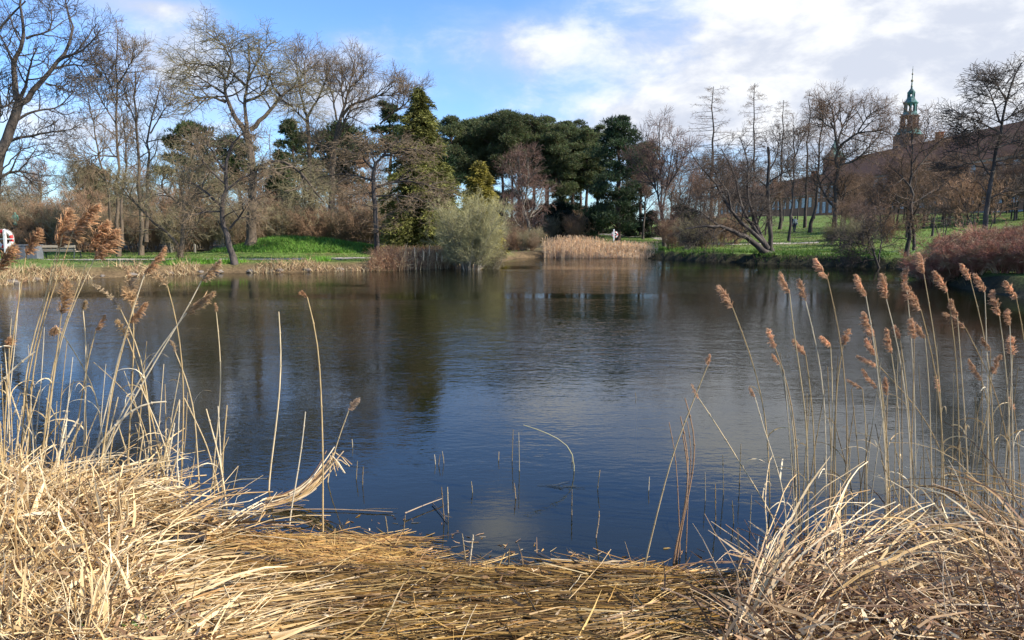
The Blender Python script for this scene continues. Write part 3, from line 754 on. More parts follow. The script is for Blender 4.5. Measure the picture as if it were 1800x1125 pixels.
# willow shrub hanging over the water
shrub('wil', 828, 35.4, .80, 'grey-olive willow shrub bulging over the water by the yellow-green conifers', None, .92, 1.0, 'willow_shrub')
shrub('wil', 812, 36.2, .72, 'smaller olive willow shrub tucked against the foot of the tall conifer', None, .7, 2.5, 'willow_shrub')
shrub('sh1', 862, 36.2, .62, 'low straggling grey shrub at the tip of the dry bank', None, .5, 2.0)
# red-stemmed shrubs at the right
GR3 = 'red-stemmed shrubs massed on the bank'
for i, (px, D, s) in enumerate([(1655, 26.5, .8), (1690, 25.8, .85), (1730, 26.2, .95), (1770, 25.2, .95), (1812, 25.8, .95), (1850, 25, .95), (1720, 24.2, .7), (1765, 23.6, .72), (1805, 23.2, .75), (1632, 28.5, .75), (1680, 29, .85), (1745, 29, .95), (1800, 29, 1.0), (1895, 24.5, .95), (1850, 22.6, .8)]):
    shrub('sr%d' % (i % 2), px, D, s, 'low red-stemmed shrub massed with others along the bank', GR3, s * .72, name='red_shrub')
# thicket trees on the right slope in front of the buildings
GR4 = 'brown twiggy trees on the slope before the brick building'
rg = np.random.default_rng(44)
for i in range(84):
    px = rg.uniform(1475, 1900); D = rg.uniform(66, 88) if i % 9 else rg.uniform(48, 60); hh = (rg.uniform(62, 118) * (1 if px > 1560 else .8)) / F * D
    btree('br%d' % (0 if i % 4 else 1), px, D, hh / 9 * 1.25, 'brown twiggy bare tree in the belt before the brick building', GR4, hh / 9 * 1.0)
for i, (px, D, s) in enumerate([(1205, 68, .7), (1240, 72, .8), (1280, 66, .75), (1310, 74, .8), (1345, 78, .7), (1225, 60, .55), (1190, 76, .85), (1300, 90, .9), (1255, 58, .5), (1130, 72, .8), (1105, 82, .9), (1220, 84, .95), (1262, 88, 1.0), (1330, 92, .9), (1290, 78, .85), (1355, 96, .85), (1180, 64, .7), (1400, 128, .8), (1430, 126, .7), (1375, 130, .75)]):
    btree('br%d' % ((i + 1) % 3), px, D, s, 'dark brown bare tree in the copse behind the leaning limbs', 'bare trees in the copse behind the leaning limbs')
for i, (px, D, s) in enumerate([(1180, 52, .7), (1210, 50, .75), (1240, 52, .7), (1265, 56, .8), (1195, 58, .9), (1225, 62, 1.0), (1290, 60, .8), (1490, 46, .6), (1515, 50, .7), (1560, 52, .7), (1460, 52, .5), (890, 58, .7), (1010, 66, .8), (970, 68, .8), (905, 64, .9), (995, 74, 1.1), (898, 55.5, .55), (915, 56, .5), (932, 55, .42), (946, 56.5, .5), (885, 53, .4), (900, 53.4, .42), (918, 53.6, .46), (936, 53.4, .36), (908, 54.4, .55), (928, 54.6, .5)]):
    shrub('sh%d' % (i % 3), px, D, s, 'dark leafless shrub in the shade of the far shore trees', 'leafless shrubs along the far shore')
# ------------------------------------------------------------------ evergreens
def pine(px, D, top, w_px, low, label, seed, group=None, nb=15, col=(.028, .052, .018), name='pine_tree', round_=False, lean=0, trunk_r=.2, tuft=1.0):
    rng = np.random.default_rng(seed)
    base = gpos(px - lean, D); base[2] -= .1
    H = EYE + (HOR - top) / F * D - base[2]; zl = EYE + (HOR - low) / F * D - base[2]; W = w_px / F * D / 2
    t = thing(name, label, 'tree', base, group)
    a = Acc(); k = 10; s = np.linspace(0, 1, k)
    lx = lean / F * D
    tr = np.stack([lx * s + rng.normal(size=k) * .10 * s, rng.normal(size=k) * .10 * s, s * H * .95], 1); tr[0] = 0
    a.tubes(tr[None], (trunk_r * (1 - .8 * s) + .02)[None], 7)
    lf = Acc()
    for b in range(nb):
        f = (b + rng.random()) / nb
        z = zl + (H - zl) * f ** .85 - .5
        if round_: rad = W * math.sqrt(max(.05, 1 - (f * 1.02) ** 2)) * rng.uniform(.25, .9)
        else: rad = W * (0.35 + 1.1 * f * (1.05 - f) * 2.2) * rng.uniform(.15, .85)
        an = b * 2.4 + rng.normal() * .6
        ti = np.array([np.interp(z / (H * .95), s, tr[:, i]) for i in range(2)])
        c = np.array([ti[0] + rad * cos(an), ti[1] + rad * sin(an), z])
        br = W * rng.uniform(.24, .46) * (1.0 if f < .85 else .7)
        # limb to the clump
        p0 = np.array([ti[0], ti[1], max(z - rad * .45 - .2, zl * .8)])
        L = np.linspace(0, 1, 5)[:, None]; pth = p0 * (1 - L) + c * L; pth[:, 2] -= .12 * np.sin(L[:, 0] * pi) * rad * .3
        a.tubes(pth[None], np.linspace(.06, .02, 5)[None], 4)
        n = int((150 * (br / .9) ** 1.6 + 90) / tuft ** 1.5)
        u = rng.normal(size=(n, 3)); u /= np.linalg.norm(u, axis=1, keepdims=True)
        u[:, 2] = np.abs(u[:, 2]) * rng.choice([1, 1, 1, -.5], n)
        rr_ = rng.uniform(.35, 1.12, n) ** .7
        lump = 1 + .38 * np.sin(u[:, 0] * 5 + b) * np.cos(u[:, 1] * 6 + b * 2)
        P = c + u * (rr_ * lump)[:, None] * np.array([br, br, br * .5])
        cv = np.array(col) * rng.uniform(.6, 1.5, (n, 1)) * rng.uniform(.85, 1.2, (n, 3)) * rng.uniform(.75, 1.3)
        for q in range(3):
            d = u + rng.normal(size=(n, 3)) * .7 + np.array([0, 0, .35])
            lf.blades(P, d, rng.uniform(.20, .42, n) * tuft, rng.uniform(.03, .065, n) * tuft, cv)
    a.build('trunk', M['bark_pine'], t, None, True)
    lf.build('crown', M['leaf'], t)
    return t

def conifer(px, D, top, w_px, label, seed, col=(.05, .07, .02), droop=.25, low=.06, dens=1.0, name='conifer_tree', tipcol=None, power=.8, ragged=.35, trunk_r=.22):
    """cone of drooping branches clothed in sprays"""
    rng = np.random.default_rng(seed)
    base = gpos(px, D); base[2] -= .1
    H = EYE + (HOR - top) / F * D - base[2]; W = w_px / F * D / 2
    t = thing(name, label, 'tree', base)
    a = Acc(); s = np.linspace(0, 1, 10)
    tr = np.stack([rng.normal(size=10) * .05 * s, rng.normal(size=10) * .05 * s, s * H], 1); tr[0] = 0
    a.tubes(tr[None], (trunk_r * (1 - .95 * s) + .01)[None], 7)
    nb = int(150 * dens); K = 7
    f = low + (1 - low) * ((np.arange(nb) + rng.random(nb)) / nb) ** .95
    an = np.arange(nb) * 2.4 + rng.normal(size=nb) * .3
    Lb = np.maximum(W * (1 - f) ** power * rng.uniform(1 - ragged, 1.08, nb), .15)
    q = np.linspace(0, 1, K)
    B = np.zeros((nb, K, 3))
    B[:, :, 0] = np.cos(an)[:, None] * Lb[:, None] * q; B[:, :, 1] = np.sin(an)[:, None] * Lb[:, None] * q
    B[:, :, 2] = (f * H)[:, None] + Lb[:, None] * (.15 * q - droop * 1.6 * q ** 2)
    a.tubes(B, np.linspace(.035, .008, K)[None] * np.ones((nb, 1)), 3)
    lf = Acc()
    m = np.maximum((Lb * 85 * dens).astype(int), 20)
    bi = np.repeat(np.arange(nb), m); tt = rng.random(len(bi)) ** .65
    fi = tt * (K - 1); i = np.minimum(fi.astype(int), K - 2); fr = (fi - i)[:, None]
    P = B[bi, i] * (1 - fr) + B[bi, i + 1] * fr
    out = np.stack([np.cos(an[bi]), np.sin(an[bi]), np.zeros(len(bi))], 1)
    side = np.stack([-out[:, 1], out[:, 0], np.zeros(len(bi))], 1)
    P = P + side * (rng.normal(size=len(bi)) * .13 * Lb[bi] * (.3 + tt))[:, None] + rng.normal(size=P.shape) * .08
    tuft = rng.uniform(.7, 1.35, nb)[bi][:, None]
    c0 = np.array(col); c1 = c0 if tipcol is None else np.array(tipcol)
    cv = (c0 * (1 - tt[:, None] ** 2) + c1 * tt[:, None] ** 2) * tuft * rng.uniform(.65, 1.35, (len(bi), 1))
    for k in range(2):
        d = out * .8 + side * rng.normal(size=(len(bi), 1)) * .8 + rng.normal(size=P.shape) * .35; d[:, 2] += -.35
        lf.blades(P, d, rng.uniform(.12, .28, len(bi)), rng.uniform(.022, .048, len(bi)), cv)
    a.build('trunk', M['bark_pine'], t, None, True)
    lf.build('crown', M['leaf'], t)
    return t

conifer(741, 44, 164, 192, 'tall yellow-green conifer with ragged cone beside the lone lawn tree', 60, (.07, .072, .016), .35, .07, 1.6, tipcol=(.16, .155, .035), power=.58, ragged=.62, trunk_r=.3)
conifer(843, 47, 288, 98, 'shorter golden-green conifer rising behind the willow shrub', 61, (.07, .07, .012), .2, .04, 1.5, tipcol=(.26, .21, .035), power=.5)
pine(1086, 66, 206, 112, 395, 'dark bottle-green fir standing apart where the pines end', 62, nb=40, col=(.045, .068, .030), round_=True, name='fir_tree', trunk_r=.26, tuft=.7)
conifer(496, 58, 268, 120, 'dark green spruce half hidden behind the arching limb', 63, (.025, .045, .012), .25, .05, 1.2, tipcol=(.05, .085, .02), name='spruce_tree')
rp = np.random.default_rng(3)
G5 = 'dark pines in the grove across the pond'
PL = 'tall dark pine with bare trunk in the grove across the pond'
for i, (px, D, top, wd, low) in enumerate([(795, 78, 212, 70, 300), (826, 82, 206, 72, 285), (857, 80, 212, 66, 300), (884, 78, 196, 84, 290), (912, 82, 202, 76, 285), (938, 79, 206, 72, 300),
                                            (962, 83, 208, 70, 290), (984, 78, 216, 66, 305), (1006, 82, 214, 66, 300), (1030, 80, 222, 62, 310), (1050, 84, 226, 56, 300), (900, 92, 214, 90, 280), (960, 94, 218, 90, 280), (1020, 92, 230, 80, 285),
                                            (845, 92, 216, 90, 285), (1125, 84, 250, 60, 330)]):
    pine(px, D, top + rp.uniform(-6, 10), wd * 1.25, low + rp.uniform(5, 45), PL, 70 + i, G5, nb=38, trunk_r=.19, col=(.10, .115, .046), tuft=.6)
pine(688, 62, 182, 66, 262, 'single pine whose crown tops the shrubs left of the tall conifer', 90, nb=13, col=(.058, .078, .03))
pine(345, 60, 214, 110, 330, 'broad dark green pine behind the slim bare stems', 91, nb=20, col=(.055, .078, .022), round_=True)
pine(172, 66, 290, 90, 360, 'low rounded evergreen peering over the brown wood', 92, nb=16, col=(.06, .075, .022), round_=True, name='yew_tree')
pine(600, 64, 222, 150, 330, 'wide dark pine behind the fan-shaped bare tree', 93, nb=24, col=(.055, .075, .026), round_=True)
pine(425, 66, 240, 100, 330, 'dark pine showing through the flat-topped crown', 94, nb=18, col=(.05, .072, .022), round_=True)
pine(520, 68, 212, 80, 300, 'bushy pine between the two upright bare trees', 95, nb=16, col=(.06, .08, .028), round_=True)
pine(752, 66, 250, 120, 360, 'dark evergreen filling the gap behind the tall conifer', 96, nb=22, col=(.022, .04, .014), round_=True)
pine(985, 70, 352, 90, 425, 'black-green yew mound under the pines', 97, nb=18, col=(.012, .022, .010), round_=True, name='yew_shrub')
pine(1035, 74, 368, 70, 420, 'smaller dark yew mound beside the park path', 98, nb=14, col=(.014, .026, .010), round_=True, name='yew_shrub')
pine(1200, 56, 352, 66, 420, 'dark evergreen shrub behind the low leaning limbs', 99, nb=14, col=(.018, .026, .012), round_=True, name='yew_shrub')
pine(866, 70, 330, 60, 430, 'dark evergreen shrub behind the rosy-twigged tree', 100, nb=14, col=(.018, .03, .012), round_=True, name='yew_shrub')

# ------------------------------------------------------------------ bank growth (nobody could count it)
def scatter(n, xr, yr, seed, cond):
    rng = np.random.default_rng(seed)
    x = rng.uniform(*xr, n * 4); y = rng.uniform(*yr, n * 4); d = sdf(x, y)
    k = cond(x, y, d, rng)
    x, y, d = x[k][:n], y[k][:n], d[k][:n]
    return x, y, d, rng
def seen(x, y, m=.76): return np.abs(x) < m * y + 2
def grass(name, label, n, xr, yr, seed, cond, hmin, hmax, col, var=.35, wd=.006, lean=.5, clump=0, nper=5, cat='grass'):
    x, y, d, rng = scatter(n, xr, yr, seed, cond)
    x = np.repeat(x, nper) + rng.normal(size=len(x) * nper) * clump; y = np.repeat(y, nper) + rng.normal(size=len(y) * nper) * clump
    z = hgt(x, y)
    D = np.stack([rng.normal(size=len(x)) * lean, rng.normal(size=len(x)) * lean, np.ones(len(x))], 1)
    col = np.array(col, float)
    if col.ndim == 1: col = col[None]
    c = col[rng.integers(0, len(col), len(x))] * rng.uniform(1 - var, 1 + var, (len(x), 1))
    a = Acc(); a.blades(np.stack([x, y, z - .01], 1), D, rng.uniform(hmin, hmax, len(x)), wd, c)
    o = a.build(name, M['leaf' if cat != 'dry' else 'straw']); tag(o, label, None, None, 'stuff')
    return o
grass('lawn_grass', 'short sunlit grass of the lawn across the pond', 9000, (-30, 2), (32, 53), 201, lambda x, y, d, r: (d > 1.2) & seen(x, y), .04, .11, [(.13, .20, .04), (.11, .18, .03), (.17, .22, .05)], wd=.014)
grass('lush_grass', 'lush deeper green herbs on the low mound', 4200, (-22, -5), (41, 51), 202, lambda x, y, d, r: (np.exp(-((x - MX) / 4.8) ** 2 - ((y - MY) / 3.8) ** 2) > .25), .12, .30, [(.09, .21, .025), (.13, .25, .03), (.11, .19, .03)], wd=.022, clump=.06)
grass('dry_grass', 'dry straw-coloured grass tussocks along the water edge', 4300, (-30, 1), (24, 42), 203, lambda x, y, d, r: (d > -.1) & (d < .9) & seen(x, y) & (vnoise(x, y, 1.1, 31) > .02), .16, .50, [(.50, .36, .18), (.40, .26, .13), (.56, .44, .25), (.30, .18, .10)], wd=.014, lean=.8, clump=.07, nper=9, cat='dry')
grass('daffodil_leaves', 'fresh green flower leaves in clumps by the path', 900, (-25, -4), (31, 37), 204, lambda x, y, d, r: (d > .9) & (d < 3.2) & (vnoise(x, y, 1.6, 33) > .05), .14, .32, [(.11, .26, .02), (.16, .30, .03)], wd=.016, clump=.09, nper=9)
grass('slope_grass', 'mown grass on the far sunlit slope', 12000, (3, 75), (36, 125), 205, lambda x, y, d, r: (d > .9) & seen(x, y) & (r.random(len(x)) < 40 / y), .06, .16, [(.17, .25, .04), (.13, .21, .03), (.20, .24, .05)], wd=.022)
grass('bank_herbs', 'low dark green herbs along the far bank', 5000, (4, 32), (26, 62), 206, lambda x, y, d, r: (d > .25) & (d < 4.5) & seen(x, y) & (vnoise(x, y, 2.0, 35) > -.2), .10, .26, [(.09, .17, .025), (.12, .21, .03), (.06, .12, .018)], wd=.024, clump=.12, nper=6)
grass('bank_flowers', 'scattered small pale blossoms among the bank herbs', 500, (10, 26), (34, 44), 207, lambda x, y, d, r: (d > .8) & (d < 4.0) & (vnoise(x, y, 2.0, 36) > .05), .04, .06, [(.7, .72, .6)], wd=.04, nper=2)
grass('bank_reeds', 'dead tangle of sedge hanging from the dark bank', 1800, (5, 26), (24, 60), 208, lambda x, y, d, r: (d > -.1) & (d < .35) & seen(x, y), .12, .36, [(.10, .085, .04), (.16, .12, .06), (.06, .07, .02)], wd=.014, lean=.8, clump=.08, nper=6)

grass('fallen_leaves', 'brown fallen leaves scattered over the lawn', 2600, (-30, 2), (33, 52), 221, lambda x, y, d, r: (d > .8) & seen(x, y) & (vnoise(x, y, 2.6, 14) > -.1), .05, .10, [(.28, .17, .08), (.2, .12, .06), (.36, .24, .12)], wd=.03, lean=3.0, nper=2)
grass('fallen_leaves', 'brown fallen leaves scattered over the far slope', 3200, (4, 60), (38, 95), 222, lambda x, y, d, r: (d > 1.5) & seen(x, y) & (vnoise(x, y, 3.0, 16) > -.05), .06, .12, [(.26, .16, .08), (.2, .12, .06), (.32, .2, .1)], wd=.035, lean=3.0, nper=2)

def reedbed(name, label, n, cond, xr, yr, seed, h0, h1_, cols, r=.008, lean=.07, heads=.4, low=None):
    x, y, d, rng = scatter(n, xr, yr, seed, cond); n = len(x)
    z = np.maximum(hgt(x, y), -.3); h = rng.uniform(h0, h1_, n) * (1 + .25 * vnoise(x, y, 1.5, 41))
    if low: h = h * (1 - (1 - low[1]) * sm(x, low[0] - 1.5, low[0] + 1.5))
    k = 4; s = np.linspace(0, 1, k)
    dx = rng.normal(size=(n, 2)) * lean * h[:, None]
    P = np.stack([x[:, None] + dx[:, :1] * s ** 2, y[:, None] + dx[:, 1:] * s ** 2, z[:, None] + h[:, None] * s], -1)
    cols = np.array(cols); c = cols[rng.integers(0, len(cols), n)] * rng.uniform(.75, 1.25, (n, 1))
    a = Acc(); a.tubes(P, np.linspace(r, r * .5, k)[None] * np.ones((n, 1)), 3, c)
    m = rng.random(n) < heads
    t_ = P[m, -1]; dd = np.stack([rng.normal(size=m.sum()) * .3 - .1, rng.normal(size=m.sum()) * .2, np.ones(m.sum())], 1)
    a.tubes(np.stack([t_, t_ + dd * .08, t_ + dd * .16], 1), np.array([[.012, .022, .005]]) * np.ones((m.sum(), 1)), 3, c[m] * .9)
    # leaves
    q = rng.integers(0, n, n * 2); tt = rng.uniform(.2, .9, n * 2)
    p_ = P[q, 0] * (1 - tt[:, None]) + P[q, -1] * tt[:, None]
    a.blades(p_, np.stack([rng.normal(size=n * 2), rng.normal(size=n * 2), rng.uniform(.1, 1.2, n * 2)], 1), rng.uniform(.2, .4, n * 2), .010, c[q])
    o = a.build(name, M['reedbed']); tag(o, label, None, None, 'stuff'); return o
xa, xb = at(955, 450, 52.6)[0], at(1140, 450, 52.6)[0]
reedbed('reed_bed', 'sunlit tan reed bed at the far end of the pond', 5200, lambda x, y, d, r: (d > -.7) & (d < 1.6) & ((x - xa) / 1.2 > r.random(len(x)) - .15) & ((xb - x) / 1.6 > r.random(len(x)) - .15) & (vnoise(x, y, .8, 37) + .5 > .3 * r.random(len(x))), (1.5, 11), (50, 58), 210, .38, 1.0, [(.82, .67, .47), (.88, .74, .54), (.74, .57, .38)], r=.011, low=(6.2, .55))
xa2, xb2 = at(640, 460, 33.6)[0], at(790, 460, 34)[0]
reedbed('bank_sedge', 'reddish brown dead sedge on the bank beneath the lone tree', 2600, lambda x, y, d, r: (d > -.15) & (d < 2.4) & (x > xa2) & (x < xb2), (-9, -2), (31, 39), 211, .3, .75, [(.46, .29, .17), (.36, .21, .13), (.54, .38, .22)], lean=.3, heads=0)
reedbed('bank_sedge', 'pale dead sedge at the very edge below the conifers', 1100, lambda x, y, d, r: (d > -.2) & (d < .9) & (x > at(690, 460, 33.6)[0]) & (x < xb2), (-9, -2), (31, 39), 212, .35, .9, [(.70, .56, .35), (.58, .43, .25)], lean=.2, heads=.1)
reedbed('bank_sedge', 'faint bundle of dead stalks left standing by the path', 160, lambda x, y, d, r: np.hypot(x - gpos(317, 35)[0], y - 35) < .35, (-18, -14), (34, 36), 213, .6, 1.1, [(.36, .23, .13)], lean=.15, heads=0)
# cattails: pale fluffy spikes on the dry bank
rngc = np.random.default_rng(214)
ct = Acc()
def cattail(px, py_top, D):
    b = gpos(px, D); top = at(px, py_top, D)
    t = thing('cattail', 'pale fluffy cattail spike on the dry bank under the conifers', 'cattail', b, 'cattails on the dry bank')
    a = Acc(); h = top[2] - b[2]; lx = rngc.uniform(-.22, .22)
    a.tubes([[(0, 0, -.05), (lx * .5, 0, h * .5), (lx, 0, h * .62)]], [[.012, .011, .010]], 4, (.45, .34, .18)); a.build('stem', M['straw'], t)
    a = Acc(); a.tubes([[(lx, 0, h * .58), (lx, 0, h * .62), (lx * 1.1, 0, h * .8), (lx * 1.2, 0, h * .95), (lx * 1.2, 0, h)]], [[.008, .026, .034, .024, .006]], 7, (.62, .50, .33)); a.build('spike', M['plume'], t, None, True)
for px, py in ((730, 434), (737, 441), (749, 431), (752, 438), (764, 444), (722, 446), (707, 450), (773, 449)): cattail(px, py, 34.8 + rngc.uniform(0, 1.4))

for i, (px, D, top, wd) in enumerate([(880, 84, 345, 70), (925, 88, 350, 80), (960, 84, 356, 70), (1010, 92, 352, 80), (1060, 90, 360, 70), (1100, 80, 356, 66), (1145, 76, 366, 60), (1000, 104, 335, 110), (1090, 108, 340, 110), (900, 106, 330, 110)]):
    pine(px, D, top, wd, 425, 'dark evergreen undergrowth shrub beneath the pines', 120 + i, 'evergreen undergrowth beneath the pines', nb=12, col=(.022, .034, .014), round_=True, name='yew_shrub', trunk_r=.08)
M['shore_stone'] = mat('shore_stone', (.15, .125, .10), .9, nscale=6, namp=.35, bump=.5, bscale=12)
rs_ = np.random.default_rng(9)
for i in range(15):
    px = (20, 62, 110, 180, 232, 300, 352, 385, 440, 478, 492, 540, 598, 792, 812, 1370)[i]
    k = [ghit(px, py, 5, 80) for py in range(500, 455, -1)]; k = [q for q in k if q[2] > .03]
    b = k[0] if k else gpos(px, 33); sz = rs_.uniform(.08, .19)
    th = np.linspace(0, pi, 7); a = Acc(); a.lathe(np.stack([np.sin(th) + .01, -np.cos(th)], 1), 9)
    V_ = a.V[0]; V_ = V_ * (1 + .22 * rs_.normal(size=(len(V_), 1)) * .6) * np.array([sz * rs_.uniform(1, 1.7), sz, sz * .62]); a.V[0] = V_
    o = a.build('shore_stone', M['shore_stone'], None); o.location = (b[0], b[1], b[2] + .02); tag(o, 'weathered grey stone at the water edge of the dry bank', 'stone', 'stones along the water edge')
# ------------------------------------------------------------------ buildings behind the slope
M['brick'] = mat('brick', (.32, .145, .07), .9, nscale=1.2, namp=.25, bump=.2, bscale=30)
M['tile'] = mat('tile', (.40, .135, .05), .85, nscale=2.0, namp=.3, bump=.3, bscale=8, stretch=(1, 1, 4))
M['glass'] = mat('glass', (.16, .19, .22), .12, nscale=.6, namp=.4, spec=.8)
M['white_paint'] = mat('white_paint', (.78, .77, .73), .5, nscale=4, namp=.08)
M['copper'] = mat('copper', (.085, .185, .155), .75, nscale=.7, namp=.45, second=(.05, .095, .09), sscale=.6)
M['tower_brick'] = mat('tower_brick', (.15, .10, .085), .9, nscale=1.5, namp=.3)
M['gilt'] = mat('gilt', (.20, .17, .10), .5, metal=.6)
M['stone'] = mat('stone', (.33, .30, .26), .9, nscale=5, namp=.3, bump=.3)

def roof_hip(acc, x0, x1, y0, y1, ze, zr, over=.5, hip=6.0, near_hip=True):
    xm = (x0 + x1) / 2; a, b, c_, d = x0 - over, x1 + over, y0 - over, y1 + over
    ya = c_ + (hip if near_hip else 0); yb = d - hip
    V = [(a, c_, ze), (b, c_, ze), (b, d, ze), (a, d, ze), (xm, ya, zr), (xm, yb, zr)]
    acc.add(V, [[0, 4, 5, 3], [1, 2, 5, 4], [3, 2, 1, 0]], [[0, 1, 4], [2, 3, 5]])

def barrack(name, label, x0, x1, y0, y1, z0, ze, zr, rows, ys, hip, wx=0.62, wh=1.0):
    t = thing(name, label, 'building', (x0, y0, z0))
    B = np.array((x0, y0, z0))
    a = Acc(); a.box(((x0 + x1) / 2, (y0 + y1) / 2, (z0 + ze) / 2 - 1), ((x1 - x0) / 2, (y1 - y0) / 2, (ze - z0) / 2 + 1)); wl = a.build('wall', M['brick'], t, B)
    a = Acc()
    for zz, hh in ((ze - .18, .18), (z0 + 1.0, .12)): a.box((x0 - .08, (y0 + y1) / 2, zz), (.078, (y1 - y0) / 2, hh))
    a.build('cornice', M['stone'], wl, B)
    a = Acc(); roof_hip(a, x0, x1, y0, y1, ze + .004, zr, .45, hip); rf = a.build('roof', M['tile'], t, B)
    for f in (.25, .6):
        a = Acc(); yc = y0 + (y1 - y0) * f; xm = (x0 + x1) / 2
        a.box((xm + 1.2, yc, zr + .2), (.45, .6, 1.1)); a.box((xm + 1.2, yc, zr + 1.38), (.55, .7, .08)); a.build('chimney', M['brick'], rf, B)
    wa = Acc(); wa.box((0, 0, 0), (.06, wx, wh)); wm = None
    fa = Acc(); M['window_paint'] = M.get('window_paint') or mat('window_paint', (.45, .44, .41), .6)
    for sy in (-1, 1): fa.box((-.07, sy * wx, 0), (.05, .07, wh + .07))
    for sz in (-1, 1): fa.box((-.07, 0, sz * wh), (.05, wx - .072, .07))
    fa.box((-.085, 0, .35 * wh), (.03, wx - .072, .045)); fa.box((-.087, 0, -.1), (.028, .04, wh - .072))
    pane_me = wa.build('pane', M['glass'], link=False); frame_me = fa.build('window', M['window_paint'], link=False)
    for zz in rows:
        for yy in ys:
            f = obj('window', frame_me, t); f.location = (-.02, yy - y0, zz - z0)
            obj('pane', pane_me, f)
    return t
barrack('brick_barrack', 'long brown brick building with big red tiled hip roof above the slope', 70, 84, 84, 172, 3.6, 12.3, 18.3, (10.4, 7.0), np.arange(86.5, 170, 3.3), 6.5, .7, 1.15)
barrack('brick_wing', 'lower brick wing with red roof and pale windows behind the larches', 73, 86, 178, 262, 4.0, 10.6, 16.2, (8.7,), np.arange(181, 260, 4.2), 7, .8, 1.1)
# castle turret with copper roof behind the round-crowned tree
TX, TY = (1456 - 900) / F * 250, 250.0
t = thing('castle_turret', 'small brick gable turret with pale copper cap behind the round-crowned tree', 'tower', (TX, TY, 4))
a = Acc(); a.box((0, 0, 10), (2.6, 2.6, 12)); a.build('wall', M['tower_brick'], t)
a = Acc(); a.lathe([(3.9, 22), (3.7, 22.3), (1.6, 24.5), (1.3, 25.6), (.5, 27), (.05, 29.5)], 4, rot=pi / 4); a.build('roof', M['copper'], t)

# copper spire
SX, SY = at(1597, 240, 250)[:2]
def zp(y): return EYE + (HOR - y) / F * 250
U = 250 / F
t = thing('castle_tower', 'castle tower with tiered green copper spire rising over the roofs', 'tower', (SX, SY, 4))
B4 = 4.0
a = Acc(); hw = 17.5 * U
a.box((0, 0, (zp(243) - B4) / 2), (hw, hw, (zp(243) - B4) / 2)); a.build('shaft', M['tower_brick'], t)
a = Acc(); a.lathe([(hw * 1.25, zp(243) - B4 + .01), (hw * 1.25, zp(242) - B4), (hw * 1.14, zp(240) - B4), (16 * U * 1.02, zp(234) - B4), (15 * U * 1.08, zp(232) - B4), (.1, zp(232) - B4 + .02)], 8, rot=pi / 8); a.build('skirt_roof', M['copper'], t)
def stage(name, y0, y1, w, nc, cw, m, corn):
    a = Acc(); r_ = w / 2 * U; z0, z1 = zp(y0) - B4, zp(y1) - B4; hh = z1 - z0
    for k in range(nc):
        th = 2 * pi * k / nc + pi / nc
        a.box((r_ * .86 * cos(th), r_ * .86 * sin(th), z0 + hh * .5), (cw, cw, hh * .5), th)
    for k in range(nc):      # arches between the columns
        for q in (-1, 1):
            th = 2 * pi * (k + .5) / nc + pi / nc + q * .32 * 2 * pi / nc
            a.box((r_ * .86 * cos(th), r_ * .86 * sin(th), z1 - hh * .09 - .02), (cw * .6, cw * .9, hh * .085), th)
    a.lathe([(r_ * .2, z1 - .22), (r_ * 1.02, z1 - .2), (r_ * corn, z1 + .12), (r_ * corn, z1 + .32), (.1, z1 + .34)], nc, rot=pi / nc)
    a.lathe([(.1, z0 + .3), (r_ * 1.0, z0 + .3), (r_ * 1.02, z0 - .05)], nc, rot=pi / nc)
    a.build(name, M[m], t)
stage('arcade', 231, 212, 29, 8, .30, 'tower_brick', 1.12)
a = Acc(); a.lathe([(14.5 * U, zp(211) - B4), (13 * U, zp(209) - B4), (11 * U, zp(206) - B4), (10.4 * U, zp(205) - B4), (.1, zp(205) - B4 + .02)], 8, rot=pi / 8); a.build('lower_roof', M['copper'], t)
stage('belfry', 205, 190, 21, 8, .22, 'copper', 1.14)
a = Acc(); a.lathe([(11.6 * U, zp(189) - B4), (10.6 * U, zp(187.5) - B4), (8.4 * U, zp(185) - B4), (6.6 * U, zp(182) - B4), (5.8 * U, zp(180) - B4), (.1, zp(180) - B4 + .02)], 8, rot=pi / 8); a.build('bell_roof', M['copper'], t)
stage('lantern', 180, 172.5, 11.5, 6, .2, 'copper', 1.1)
a = Acc(); a.lathe([(6 * U, zp(172) - B4), (5.6 * U, zp(170) - B4), (3.6 * U, zp(167.5) - B4), (1.7 * U, zp(165) - B4), (1.2 * U, zp(160) - B4), (.7 * U, zp(152) - B4), (.25 * U, zp(128) - B4)], 8); a.build('spire', M['copper'], t)
a = Acc()
for yy, rr in ((161, 1.7), (152, 2.2), (141, 1.5), (134, .9)):
    th = np.linspace(0, pi, 7); a.lathe(np.stack([rr * U * np.sin(th) + .005, zp(yy) - B4 - rr * U * np.cos(th)], 1), 8)
a.build('finial', M['gilt'], t, None, True)

# ------------------------------------------------------------------ lawn furniture
M['red_paint'] = mat('red_paint', (.62, .045, .04), .5, nscale=6, namp=.12)
M['grey_paint'] = mat('grey_paint', (.15, .16, .175), .55, nscale=5, namp=.15)
M['dark_metal'] = mat('dark_metal', (.035, .045, .042), .5, nscale=5, namp=.15)
M['bench_wood'] = mat('bench_wood', (.42, .34, .24), .75, nscale=6, namp=.3, stretch=(.3, 4, 4))
M['rope'] = mat('rope', (.6, .56, .48), .9)
M['verdigris'] = mat('verdigris', (.17, .42, .32), .75, nscale=3, namp=.4, second=(.08, .2, .15), sscale=4)

